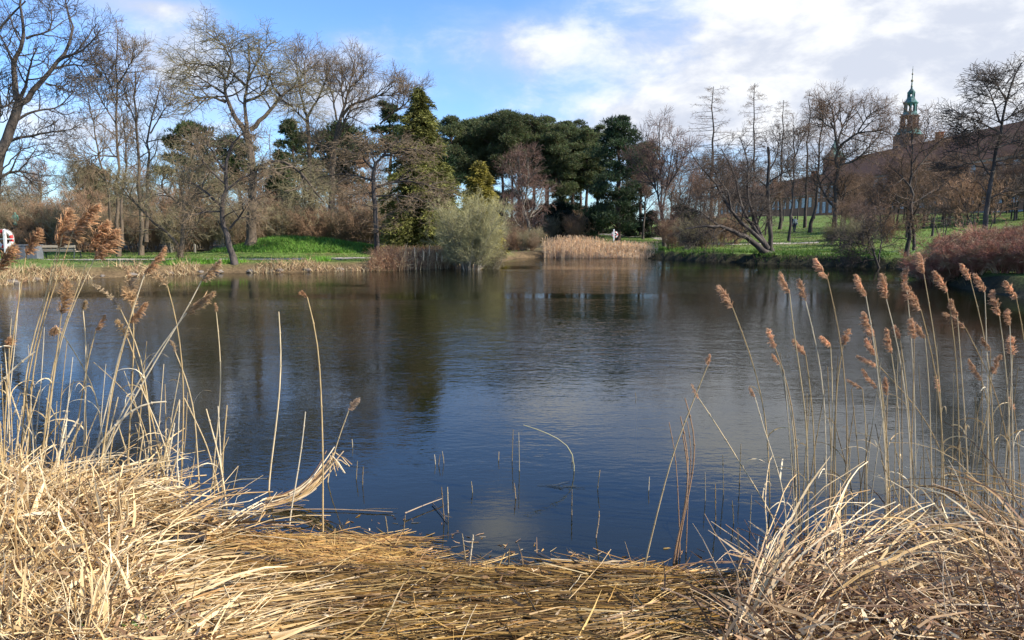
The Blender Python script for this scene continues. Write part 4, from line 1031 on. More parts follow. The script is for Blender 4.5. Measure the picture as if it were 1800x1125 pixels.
def bez_box(a, c, h, rot=0.0, mi=0): a.box(c, h, rot, None, mi)
def lifebuoy_post(px, D, py_top, py_ring, ring_px, plabel, rlabel, off=-0.1):
    b = gpos(px, D); top = at(px, py_top, D)[2] - b[2]
    t = thing('lifebuoy_post', plabel, 'post', b)
    a = Acc(); a.box((0, 0, top / 2 - .1), (.05, .05, top / 2 + .1)); a.add(*pyr((0, 0, top), .05, .05)); a.build('post', M['white_paint'], t)
    zc_ = at(px, py_ring, D)[2] - b[2]
    R0 = ring_px / F * D / 2
    a = Acc(); a.box((0, .075, zc_), (R0 * .80, .02, .022)); a.box((0, .075, zc_ - .3 * R0), (.022, .021, R0 * .4)); a.build('bracket', M['white_paint'], t)
    # ring
    ro = thing('lifebuoy', rlabel, 'lifebuoy', (b[0] + off, b[1] + .17, b[2] + zc_))
    n, k = 40, 12; r_t = R0 * .19; rm = R0 - r_t
    th = np.arange(n) * 2 * pi / n; ph = np.arange(k) * 2 * pi / k
    V = np.stack([(rm + r_t * np.cos(ph)[None]) * np.cos(th)[:, None], np.repeat(r_t * np.sin(ph)[None] * .8, n, 0), (rm + r_t * np.cos(ph)[None]) * np.sin(th)[:, None]], -1).reshape(-1, 3)
    i = np.arange(n)[:, None]; j = np.arange(k)[None]
    Q = np.stack([i * k + j, ((i + 1) % n) * k + j, ((i + 1) % n) * k + (j + 1) % k, i * k + (j + 1) % k], -1).reshape(-1, 4)
    mi = np.repeat(((np.arange(n) + 2) % 10 < 5).astype(int), k)
    me = mesh_from('ring', V, Q, None, None, [M['white_paint'], M['red_paint']], mi, True); obj('ring', me, ro)
    a = Acc(); q = np.linspace(0, 2 * pi, 41); sag = R0 * (1.03 + .05 * np.abs(np.sin(2 * q)))
    a.tubes([np.stack([sag * np.cos(q), q * 0, sag * np.sin(q)], 1)], [[.012] * 41], 5); a.build('grab_rope', M['rope'], ro)
def pyr(c, h, z):
    x, y, zz = c
    return [(x - h, y - h, zz), (x + h, y - h, zz), (x + h, y + h, zz), (x - h, y + h, zz), (x, y, zz + z)], None, [[0, 1, 4], [1, 2, 4], [2, 3, 4], [3, 0, 4]]
lifebuoy_post(9, 36.2, 404, 420, 33, 'white lifebuoy post on the lawn beside the grey bins', 'red and white lifebuoy hung behind the post by the bins', -.15)
lifebuoy_post(1079, 54.5, 404, 412.5, 11, 'white lifebuoy post standing behind the far reed bed', 'small pale lifebuoy hung on the post behind the reed bed', .08)

def litter_bin(px0, px1, D, label):
    pc = (px0 + px1) / 2; b = gpos(pc, D); hw = (px1 - px0) / 2 / F * D; h = .70
    t = thing('litter_bin', label, 'bin', b, None, 0.0)
    a = Acc(); n = 9
    a.box((0, 0, h / 2), (hw * .9, hw * .9, h / 2 - .03))
    for sgn in (-1, 1):
        for i in range(n):
            o_ = (i + .5) / n * 2 - 1
            a.box((o_ * hw * .97, sgn * hw * .94, h / 2), (hw / n * .78, .018, h / 2)); a.box((sgn * hw * .94, o_ * hw * .97, h / 2), (.018, hw / n * .78, h / 2))
    a.build('body', M['grey_paint'], t)
    a = Acc()
    for sx, sy, hx, hy in ((0, -1, hw * 1.02, .05), (0, 1, hw * 1.02, .05), (-1, 0, .05, hw * .9), (1, 0, .05, hw * .9)): a.box((sx * hw * .93, sy * hw * .93, h + .022), (hx, hy, .02))
    a.build('rim', M['grey_paint'], t)
    a = Acc(); a.box((0, 0, h - .02), (hw * .84, hw * .84, .012)); a.build('opening', M['dark_metal'], t)
litter_bin(31, 49, 38.2, 'grey slatted litter bin next to the lifebuoy post')
litter_bin(51, 69, 38.2, 'grey slatted litter bin close to the end of the bench')
b = gpos(102, 38.6); t = thing('park_bench', 'park bench of pale planks on dark metal legs facing away', 'bench', b, None, 0.0)
hw = 33 / F * 38.6
a = Acc(); a.box((0, -.20, .66), (hw, .022, .065)); a.box((0, -.165, .50), (hw, .018, .04)); a.build('backrest', M['bench_wood'], t)
a = Acc()
for i in range(4): a.box((0, -.06 + i * .125, .40), (hw, .052, .02))
a.build('seat', M['bench_wood'], t)
for sx in (-.93, .93):
    a = Acc(); x = sx * hw
    a.tubes([[(x, -.26, 0), (x, -.17, .36), (x, -.185, .74)]], [[.028] * 3], 6); a.tubes([[(x, .40, 0), (x, .36, .365)]], [[.028] * 2], 6); a.tubes([[(x, -.17, .35), (x, .1, .36), (x, .38, .36)]], [[.024] * 3], 6)
    a.build('leg', M['dark_metal'], t)
# short white marker post in the shrubs
b = gpos(342, 47); t = thing('marker_post', 'short pale wooden marker post before the brown shrubs', 'post', b)
a = Acc(); a.box((0, 0, .2), (.05, .05, .35)); a.add(*pyr((0, 0, .55), .05, .04)); a.build('post', M['bark_pale'], t)

# ------------------------------------------------------------------ people and statue
M['skin'] = mat('skin', (.52, .34, .26), .6, namp=.08)
M['dark_cloth'] = mat('dark_cloth', (.035, .035, .05), .9, namp=.2)
M['pale_cloth'] = mat('pale_cloth', (.62, .60, .53), .9, namp=.15)
M['trousers'] = mat('trousers', (.06, .07, .10), .9, namp=.2)
M['hair'] = mat('hair', (.03, .02, .015), .8)
M['hair_fair'] = mat('hair_fair', (.42, .31, .18), .8)
dg_ = None
def skinned(name, verts, edges, rad, m, parent, sub=1):
    """grows one continuous surface round a skeleton of joints and keeps the result as a plain mesh"""
    me = bpy.data.meshes.new(name); me.from_pydata([tuple(v) for v in verts], edges, [])
    o = bpy.data.objects.new(name, me); COL.objects.link(o)
    sk = o.modifiers.new('skin', 'SKIN'); sk.use_smooth_shade = True
    for i, r_ in enumerate(rad): me.skin_vertices[0].data[i].radius = (r_, r_) if np.isscalar(r_) else r_
    me.skin_vertices[0].data[0].use_root = True
    ss_ = o.modifiers.new('subsurf', 'SUBSURF'); ss_.levels = ss_.render_levels = sub
    dg = bpy.context.evaluated_depsgraph_get()
    nm = bpy.data.meshes.new_from_object(o.evaluated_get(dg))
    bpy.data.objects.remove(o)
    nm.materials.clear(); nm.materials.append(m)
    return obj(name, nm, parent)
def figure(name, label, loc, rz, H, coat, trousers, hair, stride=.16, arm=(.03, -.02), long_coat=False):
    t = thing(name, label, 'person', loc, None, rz)
    k = H / 1.75
    J = {}
    def j(n, x, y, z, r): J[n] = (len(J), (x * k, y * k, z * k), r * k)
    j('pelvis', 0, 0, .95, .125); j('waist', 0, .0, 1.08, .115); j('chest', 0, .01, 1.30, .135); j('neck0', 0, .01, 1.46, .06); j('neck', 0, .0, 1.52, .052); j('head', 0, -.01, 1.62, .082); j('crown', 0, .005, 1.70, .068)
    E = [('pelvis', 'waist'), ('waist', 'chest'), ('chest', 'neck0'), ('neck0', 'neck'), ('neck', 'head'), ('head', 'crown')]
    for s, n in ((-1, 'l'), (1, 'r')):
        st = stride * s; sw = -st * .8
        j('hip' + n, s * .09, 0, .90, .085); j('knee' + n, s * .10, -st * .55 - .03, .49, .058); j('ankle' + n, s * .10, -st + .03, .09, .04); j('toe' + n, s * .115, -st - .13, .035, .036)
        j('sh' + n, s * .17, .01, 1.41, .062); j('elb' + n, s * .235, sw * -.45 + arm[0], 1.13, .044); j('wr' + n, s * .235, sw * -1 + arm[1] - .06, .89, .028); j('palm' + n, s * .235, sw * -1 - .09, .82, .024)
        E += [('pelvis', 'hip' + n), ('hip' + n, 'knee' + n), ('knee' + n, 'ankle' + n), ('ankle' + n, 'toe' + n), ('chest', 'sh' + n), ('sh' + n, 'elb' + n), ('elb' + n, 'wr' + n), ('wr' + n, 'palm' + n)]
        for f in range(4):
            y_ = sw * -1 - .09 + (f - 1.5) * .021
            j('f%d' % f + n, s * .235, y_, .775, .009); j('g%d' % f + n, s * .225, y_ - .008, .735 + .008 * abs(f - 1.2), .008)
            E += [('palm' + n, 'f%d' % f + n), ('f%d' % f + n, 'g%d' % f + n)]
        j('th' + n, s * .215, sw * -1 - .135, .80, .010); E += [('palm' + n, 'th' + n)]
    idx = {n: v[0] for n, v in J.items()}
    body = skinned('body', [v[1] for v in J.values()], [(idx[a], idx[b]) for a, b in E], [v[2] for v in J.values()], M['skin'], t)
    # nose and ears belong to the body's head
    def sub(names, edges, grow, m, nm, extra=None):
        ids = {n: i for i, n in enumerate(names)}
        return skinned(nm, [J[n][1] for n in names], [(ids[a], ids[b]) for a, b in edges], [J[n][2] * grow + .012 for n in names], m, t)
    sub(['chest', 'waist', 'pelvis', 'neck0', 'shl', 'elbl', 'wrl', 'shr', 'elbr', 'wrr', 'hipl', 'hipr'], [('chest', 'waist'), ('waist', 'pelvis'), ('chest', 'neck0'), ('chest', 'shl'), ('shl', 'elbl'), ('elbl', 'wrl'), ('chest', 'shr'), ('shr', 'elbr'), ('elbr', 'wrr'), ('pelvis', 'hipl'), ('pelvis', 'hipr')], 1.12, coat, 'jacket')
    sub(['pelvis', 'hipl', 'kneel', 'anklel', 'hipr', 'kneer', 'ankler'], [('pelvis', 'hipl'), ('hipl', 'kneel'), ('kneel', 'anklel'), ('pelvis', 'hipr'), ('hipr', 'kneer'), ('kneer', 'ankler')], 1.1, trousers, 'trousers')
    for n in 'lr': sub(['ankle' + n, 'toe' + n], [('ankle' + n, 'toe' + n)], 1.1, M['dark_cloth'], 'shoe')
    a = Acc(); th = np.linspace(0, pi * .62, 7)
    a.lathe(np.stack([.100 * k * np.sin(th) + .002, (1.655 + .105 * np.cos(th)) * k], 1), 12, (0, .012 * k, 0)); a.box((0, .055 * k, 1.60 * k), (.075 * k, .045 * k, .075 * k)); a.build('hair', hair, t, None, True)
    return t
p0 = ghit(1391.5, 408.2)
print('people at', p0)
figure('person', 'person in a dark jacket walking on the sunlit slope', (p0[0], p0[1], p0[2]), .5, 1.78, M['dark_cloth'], M['trousers'], M['hair_fair'])
p1_ = gpos(1396.2, p0[1] - .1)
figure('person', 'person in a pale top walking beside the dark-jacketed one', p1_, .3, 1.68, M['pale_cloth'], M['trousers'], M['hair'], stride=-.14)

b = gpos(30, 50.2); zt = at(30, 372, 50.2)[2]; z0 = at(30, 398, 50.2)[2]
t = thing('statue', 'small pale green bronze statue showing above the brown shrubs', 'statue', b)
a = Acc(); hh = z0 - b[2]
a.box((0, 0, .15), (.30, .30, .25)); a.box((0, 0, hh / 2), (.16, .16, hh / 2 - .11)); a.box((0, 0, hh - .06), (.20, .20, .055)); a.build('pedestal', M['bark'], t)
shrub('sh0', 24, 49.2, .50, 'small brown shrub hiding the foot of the green statue')
shrub('sh2', 42, 49.4, .48, 'small brown shrub beside the foot of the green statue')
s_ = (zt - z0) / 1.02
vs = [(0, 0, .02), (.02, 0, .25), (.0, .0, .5), (.02, 0, .68), (.03, 0, .80), (.01, -.02, .90), (0, -.02, .97), (-.14, 0, .74), (-.20, -.06, .58), (-.08, -.14, .52), (.17, 0, .74), (.22, -.02, .55), (.18, -.06, .40)]
es = [(0, 1), (1, 2), (2, 3), (3, 4), (4, 5), (5, 6), (3, 7), (7, 8), (8, 9), (3, 10), (10, 11), (11, 12)]
rd = [.17, .155, .13, .14, .05, .075, .06, .055, .045, .035, .055, .045, .035]
st = skinned('figure', [np.array(v) * s_ for v in vs], es, [r_ * s_ for r_ in rd], M['verdigris'], t); st.location = (0, 0, hh)
# ------------------------------------------------------------------ near bank: standing reeds
STRAW = np.array([(.66, .51, .29), (.58, .43, .22), (.50, .35, .16), (.70, .58, .38), (.44, .30, .14)])
def smooth_path(P, k):
    P = np.asarray(P, float)
    q = resample(P, k) if len(P) > 2 else np.stack([np.interp(np.linspace(0, 1, k), [0, 1], P[:, i]) for i in range(P.shape[1])], 1)
    return q

def plume(acc, P, width, droop, rng, col, dens=1.0):
    """feathery flower head: an axis from base to tip with many drooping side branchlets"""
    P = smooth_path(P, 8)
    L = np.linalg.norm(np.diff(P, axis=0), axis=1).sum()
    tg = np.gradient(P, axis=0); tg /= np.linalg.norm(tg, axis=1, keepdims=True)
    acc.tubes(P[None], np.linspace(.0022, .0008, 8)[None], 4, np.array(col) * .8)
    n = int(105 * dens); t = np.sort(rng.random(n) ** 1.05) * .97
    f = t * 7; i = np.minimum(f.astype(int), 6); fr = (f - i)[:, None]
    p0 = P[i] * (1 - fr) + P[i + 1] * fr; tt = tg[i]
    rad = rng.normal(size=(n, 3)); rad -= (rad * tt).sum(1, keepdims=True) * tt; rad /= np.linalg.norm(rad, axis=1, keepdims=True)
    rad = rad + np.asarray(droop)[None] * .6
    wd = width * (np.sin(np.clip(.18 + t * .86, 0, 1) * pi) ** .8 * .9 + .25) * rng.uniform(.6, 1.25, n)
    d = tt * rng.uniform(.55, 1.1, (n, 1)) + rad * .75; d /= np.linalg.norm(d, axis=1, keepdims=True)
    k = 4; B = [p0]
    for q in range(k - 1):
        B.append(B[-1] + d * (wd / (k - 1) * 1.5)[:, None]); d = d + np.asarray(droop)[None] * .24 + rng.normal(size=d.shape) * .2; d[:, 2] -= .10; d /= np.linalg.norm(d, axis=1, keepdims=True)
    B = np.stack(B, 1)
    c = np.array(col) * rng.uniform(.7, 1.35, (n, 1)) * np.array([1, 1, 1])
    acc.tubes(B, np.array([[.0010, .0022, .0024, .0008]]) * (width / .03) ** .5 * np.ones((n, 1)), 4, c)
    # silky hairs
    m = n * 16; bi = rng.integers(0, n, m); u = rng.random(m) * (k - 1); ii = np.minimum(u.astype(int), k - 2); fr = (u - ii)[:, None]
    hp = B[bi, ii] * (1 - fr) + B[bi, ii + 1] * fr; hd = B[bi, ii + 1] - B[bi, ii]; hd /= np.linalg.norm(hd, axis=1, keepdims=True)
    hd = hd + rng.normal(size=hd.shape) * .55
    acc.blades(hp, hd, rng.uniform(.008, .017, m) * (width / .03) ** .5, .0011, c[bi] * rng.uniform(.8, 1.3, (m, 1)))

def reed(label, stem_px, plume_px=None, D=None, width=.03, group=None, seed=0, root_lean=0.0, r=.0036, col=None, name='reed', leaf=True, pcol=None, dens=1.0, droop_dir=-1):
    """stem_px runs from top to root (last point on the water or ground); plume_px from tip to base"""
    rng = np.random.default_rng(1000 + seed)
    rx, ry = stem_px[-1]
    if D is None:
        root = onz(rx, ry, 0.0); D = root[1]
    else: root = at(rx, ry, D)
    top_dep = D + root_lean
    pts = [np.array(p, float) for p in stem_px][::-1]            # root -> top
    s = np.linspace(0, 1, len(pts))
    W3 = [at(p[0], p[1], D + (top_dep - D) * q) for p, q in zip(pts, s)]
    base = W3[0].copy()
    gz = h1(base[0], base[1]) - .04
    if gz < base[2]: W3 = [np.array([base[0], base[1], gz])] + W3
    base = np.array([base[0], base[1], gz])
    t = thing(name, label, 'reed', base, group)
    k = 12; S = smooth_path(W3, k)
    col = STRAW[rng.integers(0, 4)] * rng.uniform(.85, 1.1) if col is None else np.array(col)
    a = Acc(); rr_ = np.linspace(r, r * .55, k)
    a.tubes(S[None], rr_[None], 6, col)
    # joints along the cane
    for q in np.linspace(.12, .9, 6):
        c_ = np.array([np.interp(q * (k - 1), np.arange(k), S[:, i]) for i in range(3)]); i = min(int(q * (k - 1)), k - 2); d = S[i + 1] - S[i]; d /= np.linalg.norm(d)
        a.tubes([[c_ - d * .006, c_, c_ + d * .006]], [[r * .8, r * 1.25, r * .8]], 6, col * .75)
    a.build('stem', M['straw'], t, base, True)
    if leaf and rng.random() < .85:
        for _ in range(rng.integers(1, 3)):
            a = Acc()
            q = rng.uniform(.25, .7); c_ = np.array([np.interp(q * (k - 1), np.arange(k), S[:, i]) for i in range(3)])
            an = rng.uniform(0, 6.28); d = np.array([cos(an) * .5, sin(an) * .5, .9]); L = rng.uniform(.12, .34); P = [c_]
            for _i in range(6): P.append(P[-1] + d * L / 6); d = d + np.array([cos(an) * .12, sin(an) * .12, -.34]) + rng.normal(size=3) * .08; d /= np.linalg.norm(d)
            ribbon(a, np.array([P]), np.array([.004]) * rng.uniform(.7, 1.2), col * 1.05, rng)
            a.build('leaf', M['straw'], t, base)
    if plume_px is not None:
        tip, bs = plume_px[0], plume_px[-1]
        pd = top_dep; mids = [at(p[0], p[1], pd) for p in plume_px[::-1]]
        mids[-1] = at(tip[0], tip[1], pd + rng.uniform(-.06, .06))
        pc = np.array((.36, .205, .105)) * rng.uniform(.85, 1.25) if pcol is None else np.array(pcol)
        a = Acc(); plume(a, mids, width, (droop_dir * rng.uniform(.5, .9), rng.uniform(-.2, .2), -.25), rng, pc, dens)
        a.build('plume', M['plume'], t, base)
    return t

def ribbon(acc, P, W, col, rng, roll=None):
    """flat leaf strips along paths P (B,k,3) with half widths W (B,), tapering to the tip"""
    P = np.asarray(P, float); B, k, _ = P.shape
    T_ = np.gradient(P, axis=1); T_ /= np.linalg.norm(T_, axis=2, keepdims=True) + 1e-9
    rv = rng.normal(size=(B, 1, 3)) if roll is None else roll
    sd_ = np.cross(T_, rv); sd_ /= np.linalg.norm(sd_, axis=2, keepdims=True) + 1e-9
    w_ = np.asarray(W)[:, None, None] * np.array(np.sqrt(np.clip(1 - np.linspace(0, 1, k) ** 2.2, .02, 1)))[None, :, None]
    V = np.stack([P - sd_ * w_, P + sd_ * w_], 2).reshape(-1, 3)
    i0 = (np.arange(B)[:, None] * k + np.arange(k - 1)[None]).ravel() * 2
    c = np.asarray(col, float)
    if c.ndim == 2: c = np.repeat(c, k * 2, axis=0)
    acc.add(V, np.stack([i0, i0 + 1, i0 + 3, i0 + 2], 1), None, c)

ORD = ['first', 'second', 'third', 'fourth', 'fifth', 'sixth', 'seventh', 'eighth', 'ninth', 'tenth', 'eleventh', 'twelfth', 'thirteenth', 'fourteenth', 'fifteenth', 'sixteenth', 'seventeenth', 'eighteenth', 'nineteenth', 'twentieth']
def ordinal(i):
    if i < 20: return ORD[i]
    tens = {2: 'twenty', 3: 'thirty', 4: 'forty', 5: 'fifty'}[(i + 1) // 10]
    if (i + 1) % 10 == 0: return {'twenty': 'twentieth', 'thirty': 'thirtieth', 'forty': 'fortieth', 'fifty': 'fiftieth'}[tens]
    return tens + '-' + ORD[(i + 1) % 10 - 1]

RUST = (.58, .36, .19)
# left clump: (plume tip..base), (stem top..root), plume half width, colour
LEFT = [
    ([(122, 366), (112, 392), (102, 436)], [(102, 434), (84, 510), (62, 580), (44, 650), (36, 850)], .060, RUST, 1.9),
    ([(174, 360), (152, 378), (128, 410)], [(128, 408), (108, 470), (80, 545), (58, 640), (44, 860)], .055, RUST, 1.7),
    ([(150, 432), (124, 408), (110, 412)], [(110, 412), (98, 480), (72, 560), (50, 650), (30, 856)], .038, (.52, .33, .17), 1.2),
    ([(207, 404), (186, 424), (166, 456)], [(166, 455), (140, 510), (112, 575), (95, 650), (74, 862)], .062, RUST, 1.9),
    ([(190, 390), (172, 410), (158, 444)], [(152, 462), (128, 530), (100, 610), (84, 690), (70, 862)], .055, RUST, 1.7),
    ([(70, 402), (58, 420), (46, 448)], [(46, 448), (34, 520), (22, 600), (10, 700), (4, 880)], .040, (.52, .31, .16), 1.3),
    ([(26, 434), (12, 450), (-4, 474)], [(-4, 474), (-14, 560), (-20, 700), (-22, 880)], .050, (.56, .34, .17), 1.5),
    ([(117, 494), (113, 520), (108, 552)], [(108, 552), (102, 600), (92, 680), (62, 870)], .042, (.48, .31, .16), 1.4),
    ([(150, 529), (146, 545)], [(146, 545), (152, 600), (150, 690), (146, 860)], .018, (.5, .36, .2), .7),
    ([(184, 554), (168, 582)], [(168, 582), (155, 630), (140, 720), (120, 860)], .020, RUST, .8),
    ([(92, 585), (100, 575)], [(100, 576), (122, 600), (170, 690), (190, 850)], .030, RUST, .8),
    ([(160, 498), (185, 512), (212, 544)], [(212, 544), (236, 590), (254, 650), (264, 740), (268, 860)], .016, (.55, .42, .26), 1.0),
    ([(224, 470), (228, 500), (234, 545)], [(234, 545), (236, 600), (232, 680), (222, 860)], .034, (.52, .36, .2), 1.5),
    ([(218, 506), (226, 520), (236, 530)], [(236, 530), (222, 590), (202, 660), (168, 870)], .030, (.5, .33, .17), 1.2),
    ([(291, 434), (276, 455), (254, 482)], [(254, 482), (238, 530), (214, 610), (186, 720), (150, 868)], .030, RUST, 1.5),
    ([(254, 474), (274, 482), (294, 502)], [(294, 502), (308, 545), (318, 610), (324, 690), (318, 850)], .026, (.55, .40, .23), 1.2),
    ([(258, 532), (244, 548), (228, 568)], [(228, 568), (212, 610), (196, 680), (172, 868)], .026, RUST, 1.3),
    ([(387, 458), (372, 474), (354, 494)], [(354, 494), (338, 530), (316, 564), (270, 640), (196, 770), (152, 868)], .034, (.56, .40, .23), 1.2),
    ([(377, 514), (354, 528), (328, 550)], [(328, 550), (300, 585), (258, 645), (200, 750), (160, 868)], .036, (.54, .37, .2), 1.4),
    ([(378, 533), (380, 548)], [(380, 548), (386, 600), (389, 670), (384, 740), (372, 850)], .010, (.55, .36, .2), .5),
    ([(299, 597), (308, 618)], [(308, 618), (326, 660), (342, 720), (350, 850)], .012, (.52, .36, .2), .5),
    ([(203, 562), (214, 576), (224, 594)], [(224, 594), (242, 640), (258, 700), (276, 770), (292, 858)], .022, (.54, .38, .2), .9),
    ([(18, 596), (8, 610)], [(8, 610), (14, 680), (20, 870)], .03, RUST, .9),
]
LEFT.sort(key=lambda e: e[0][0][0])
for i, (pl, st_, wd, pc, dn) in enumerate(LEFT):
    lean = 'bending over' if pl[0][0] > pl[-1][0] + 8 else ('arching back' if pl[0][0] < pl[-1][0] - 8 else 'held upright')
    size = 'big rust-brown' if wd > .045 else ('feathery tan' if wd > .024 else 'slim tan')
    reed('reed with %s plume %s, %s from the left in the left clump' % (size, lean, ordinal(i)), st_, pl, None, wd, 'plumed reeds of the left clump', i, r=.0062, pcol=pc, dens=dn, droop_dir=1)
BARE_L = [([(20, 560), (14, 640), (22, 760), (20, 866)]), ([(35, 495), (28, 590), (14, 720), (8, 868)]), ([(78, 575), (74, 650), (56, 860)]), ([(118, 600), (108, 690), (96, 864)]), ([(155, 605), (150, 700), (154, 860)]),
          ([(258, 600), (250, 690), (236, 860)]), ([(288, 640), (282, 720), (270, 858)]), ([(316, 655), (300, 740), (290, 860)]), ([(165, 637), (236, 700), (266, 790), (276, 862)]), ([(54, 694), (58, 780), (62, 866)]),
          ([(100, 705), (96, 780), (84, 866)]), ([(218, 652), (236, 700), (252, 760), (262, 860)]), ([(290, 675), (292, 760), (286, 860)]), ([(346, 770), (340, 820), (330, 862)]), ([(402, 768), (384, 812), (368, 866)]), ([(238, 746), (252, 790), (258, 858)]),
          ([(2, 640), (6, 740), (12, 870)]), ([(128, 628), (118, 720), (110, 862)]), ([(186, 640), (178, 730), (170, 864)]), ([(330, 690), (326, 770), (316, 860)])]
for i, st_ in enumerate(BARE_L):
    reed('bare broken reed cane without plume among the left clump', st_, None, None, .03, 'bare canes of the left clump', 40 + i, r=.0042, name='reed_cane')
rq = np.random.default_rng(66)
for i in range(52):
    px = rq.choice([rq.uniform(-20, 140), rq.uniform(150, 260), rq.uniform(255, 330), rq.uniform(330, 410)], p=[.45, .15, .3, .1]); ry = rq.uniform(846, 900); hh = rq.uniform(60, 200); lx = rq.normal() * hh * .18
    reed('bare broken reed cane without plume among the left clump', [(px + lx, ry - hh), (px + lx * .35, ry - hh * .5), (px, ry)], None, None, group='bare canes of the left clump', seed=400 + i, r=rq.uniform(.005, .0085), name='reed_cane', leaf=i % 3 == 0)
for i, (pp, lab) in enumerate([([(62, 618), (30, 640), (2, 668), (-30, 720), (-40, 860)], 'broad pale dead leaf blade slanting out at the edge of the left clump'), ([(292, 706), (258, 704), (222, 726), (182, 770), (150, 812), (128, 868)], 'broad pale reed leaf arching over the middle of the left clump'), ([(236, 812), (222, 798), (196, 800), (170, 824), (150, 862)], 'curled pale leaf with drooping tip low in the left clump'), ([(138, 736), (118, 770), (100, 800), (88, 866)], 'thick pale split stalk rising from the straw heap'), ([(118, 735), (108, 780), (92, 866)], 'thinner pale split stalk crossing behind the thick one')]):
    reed(lab, pp, None, None, seed=480 + i, r=.010 if i != 2 else .006, name='reed_leaf', col=(.84, .70, .46), leaf=False)
reed('tall bare reed cane standing alone in the water beside the left clump', [(490, 548), (495, 620), (492, 690), (484, 760), (470, 862)], None, None, seed=70, r=.0068, name='reed_cane', leaf=False)
reed('tall lone reed with a tiny hooked tuft at its tip', [(540, 522), (552, 560), (560, 605), (565, 700), (568, 800), (567, 935)], [(526, 515), (534, 514), (540, 524)], seed=71, r=.006, width=.012, leaf=False, dens=.5)
reed('shorter bare cane leaning between the two tall lone stalks', [(537, 724), (530, 790), (520, 850), (507, 925)], None, seed=72, r=.0055, name='reed_cane', leaf=False)
reed('low reed with small pale plume leaning over the floating reed bundle', [(613, 722), (598, 762), (586, 800), (574, 848)], [(632, 700), (622, 708), (613, 722)], seed=73, r=.0055, width=.018, leaf=False, dens=.7, pcol=(.58, .42, .27), droop_dir=.3)

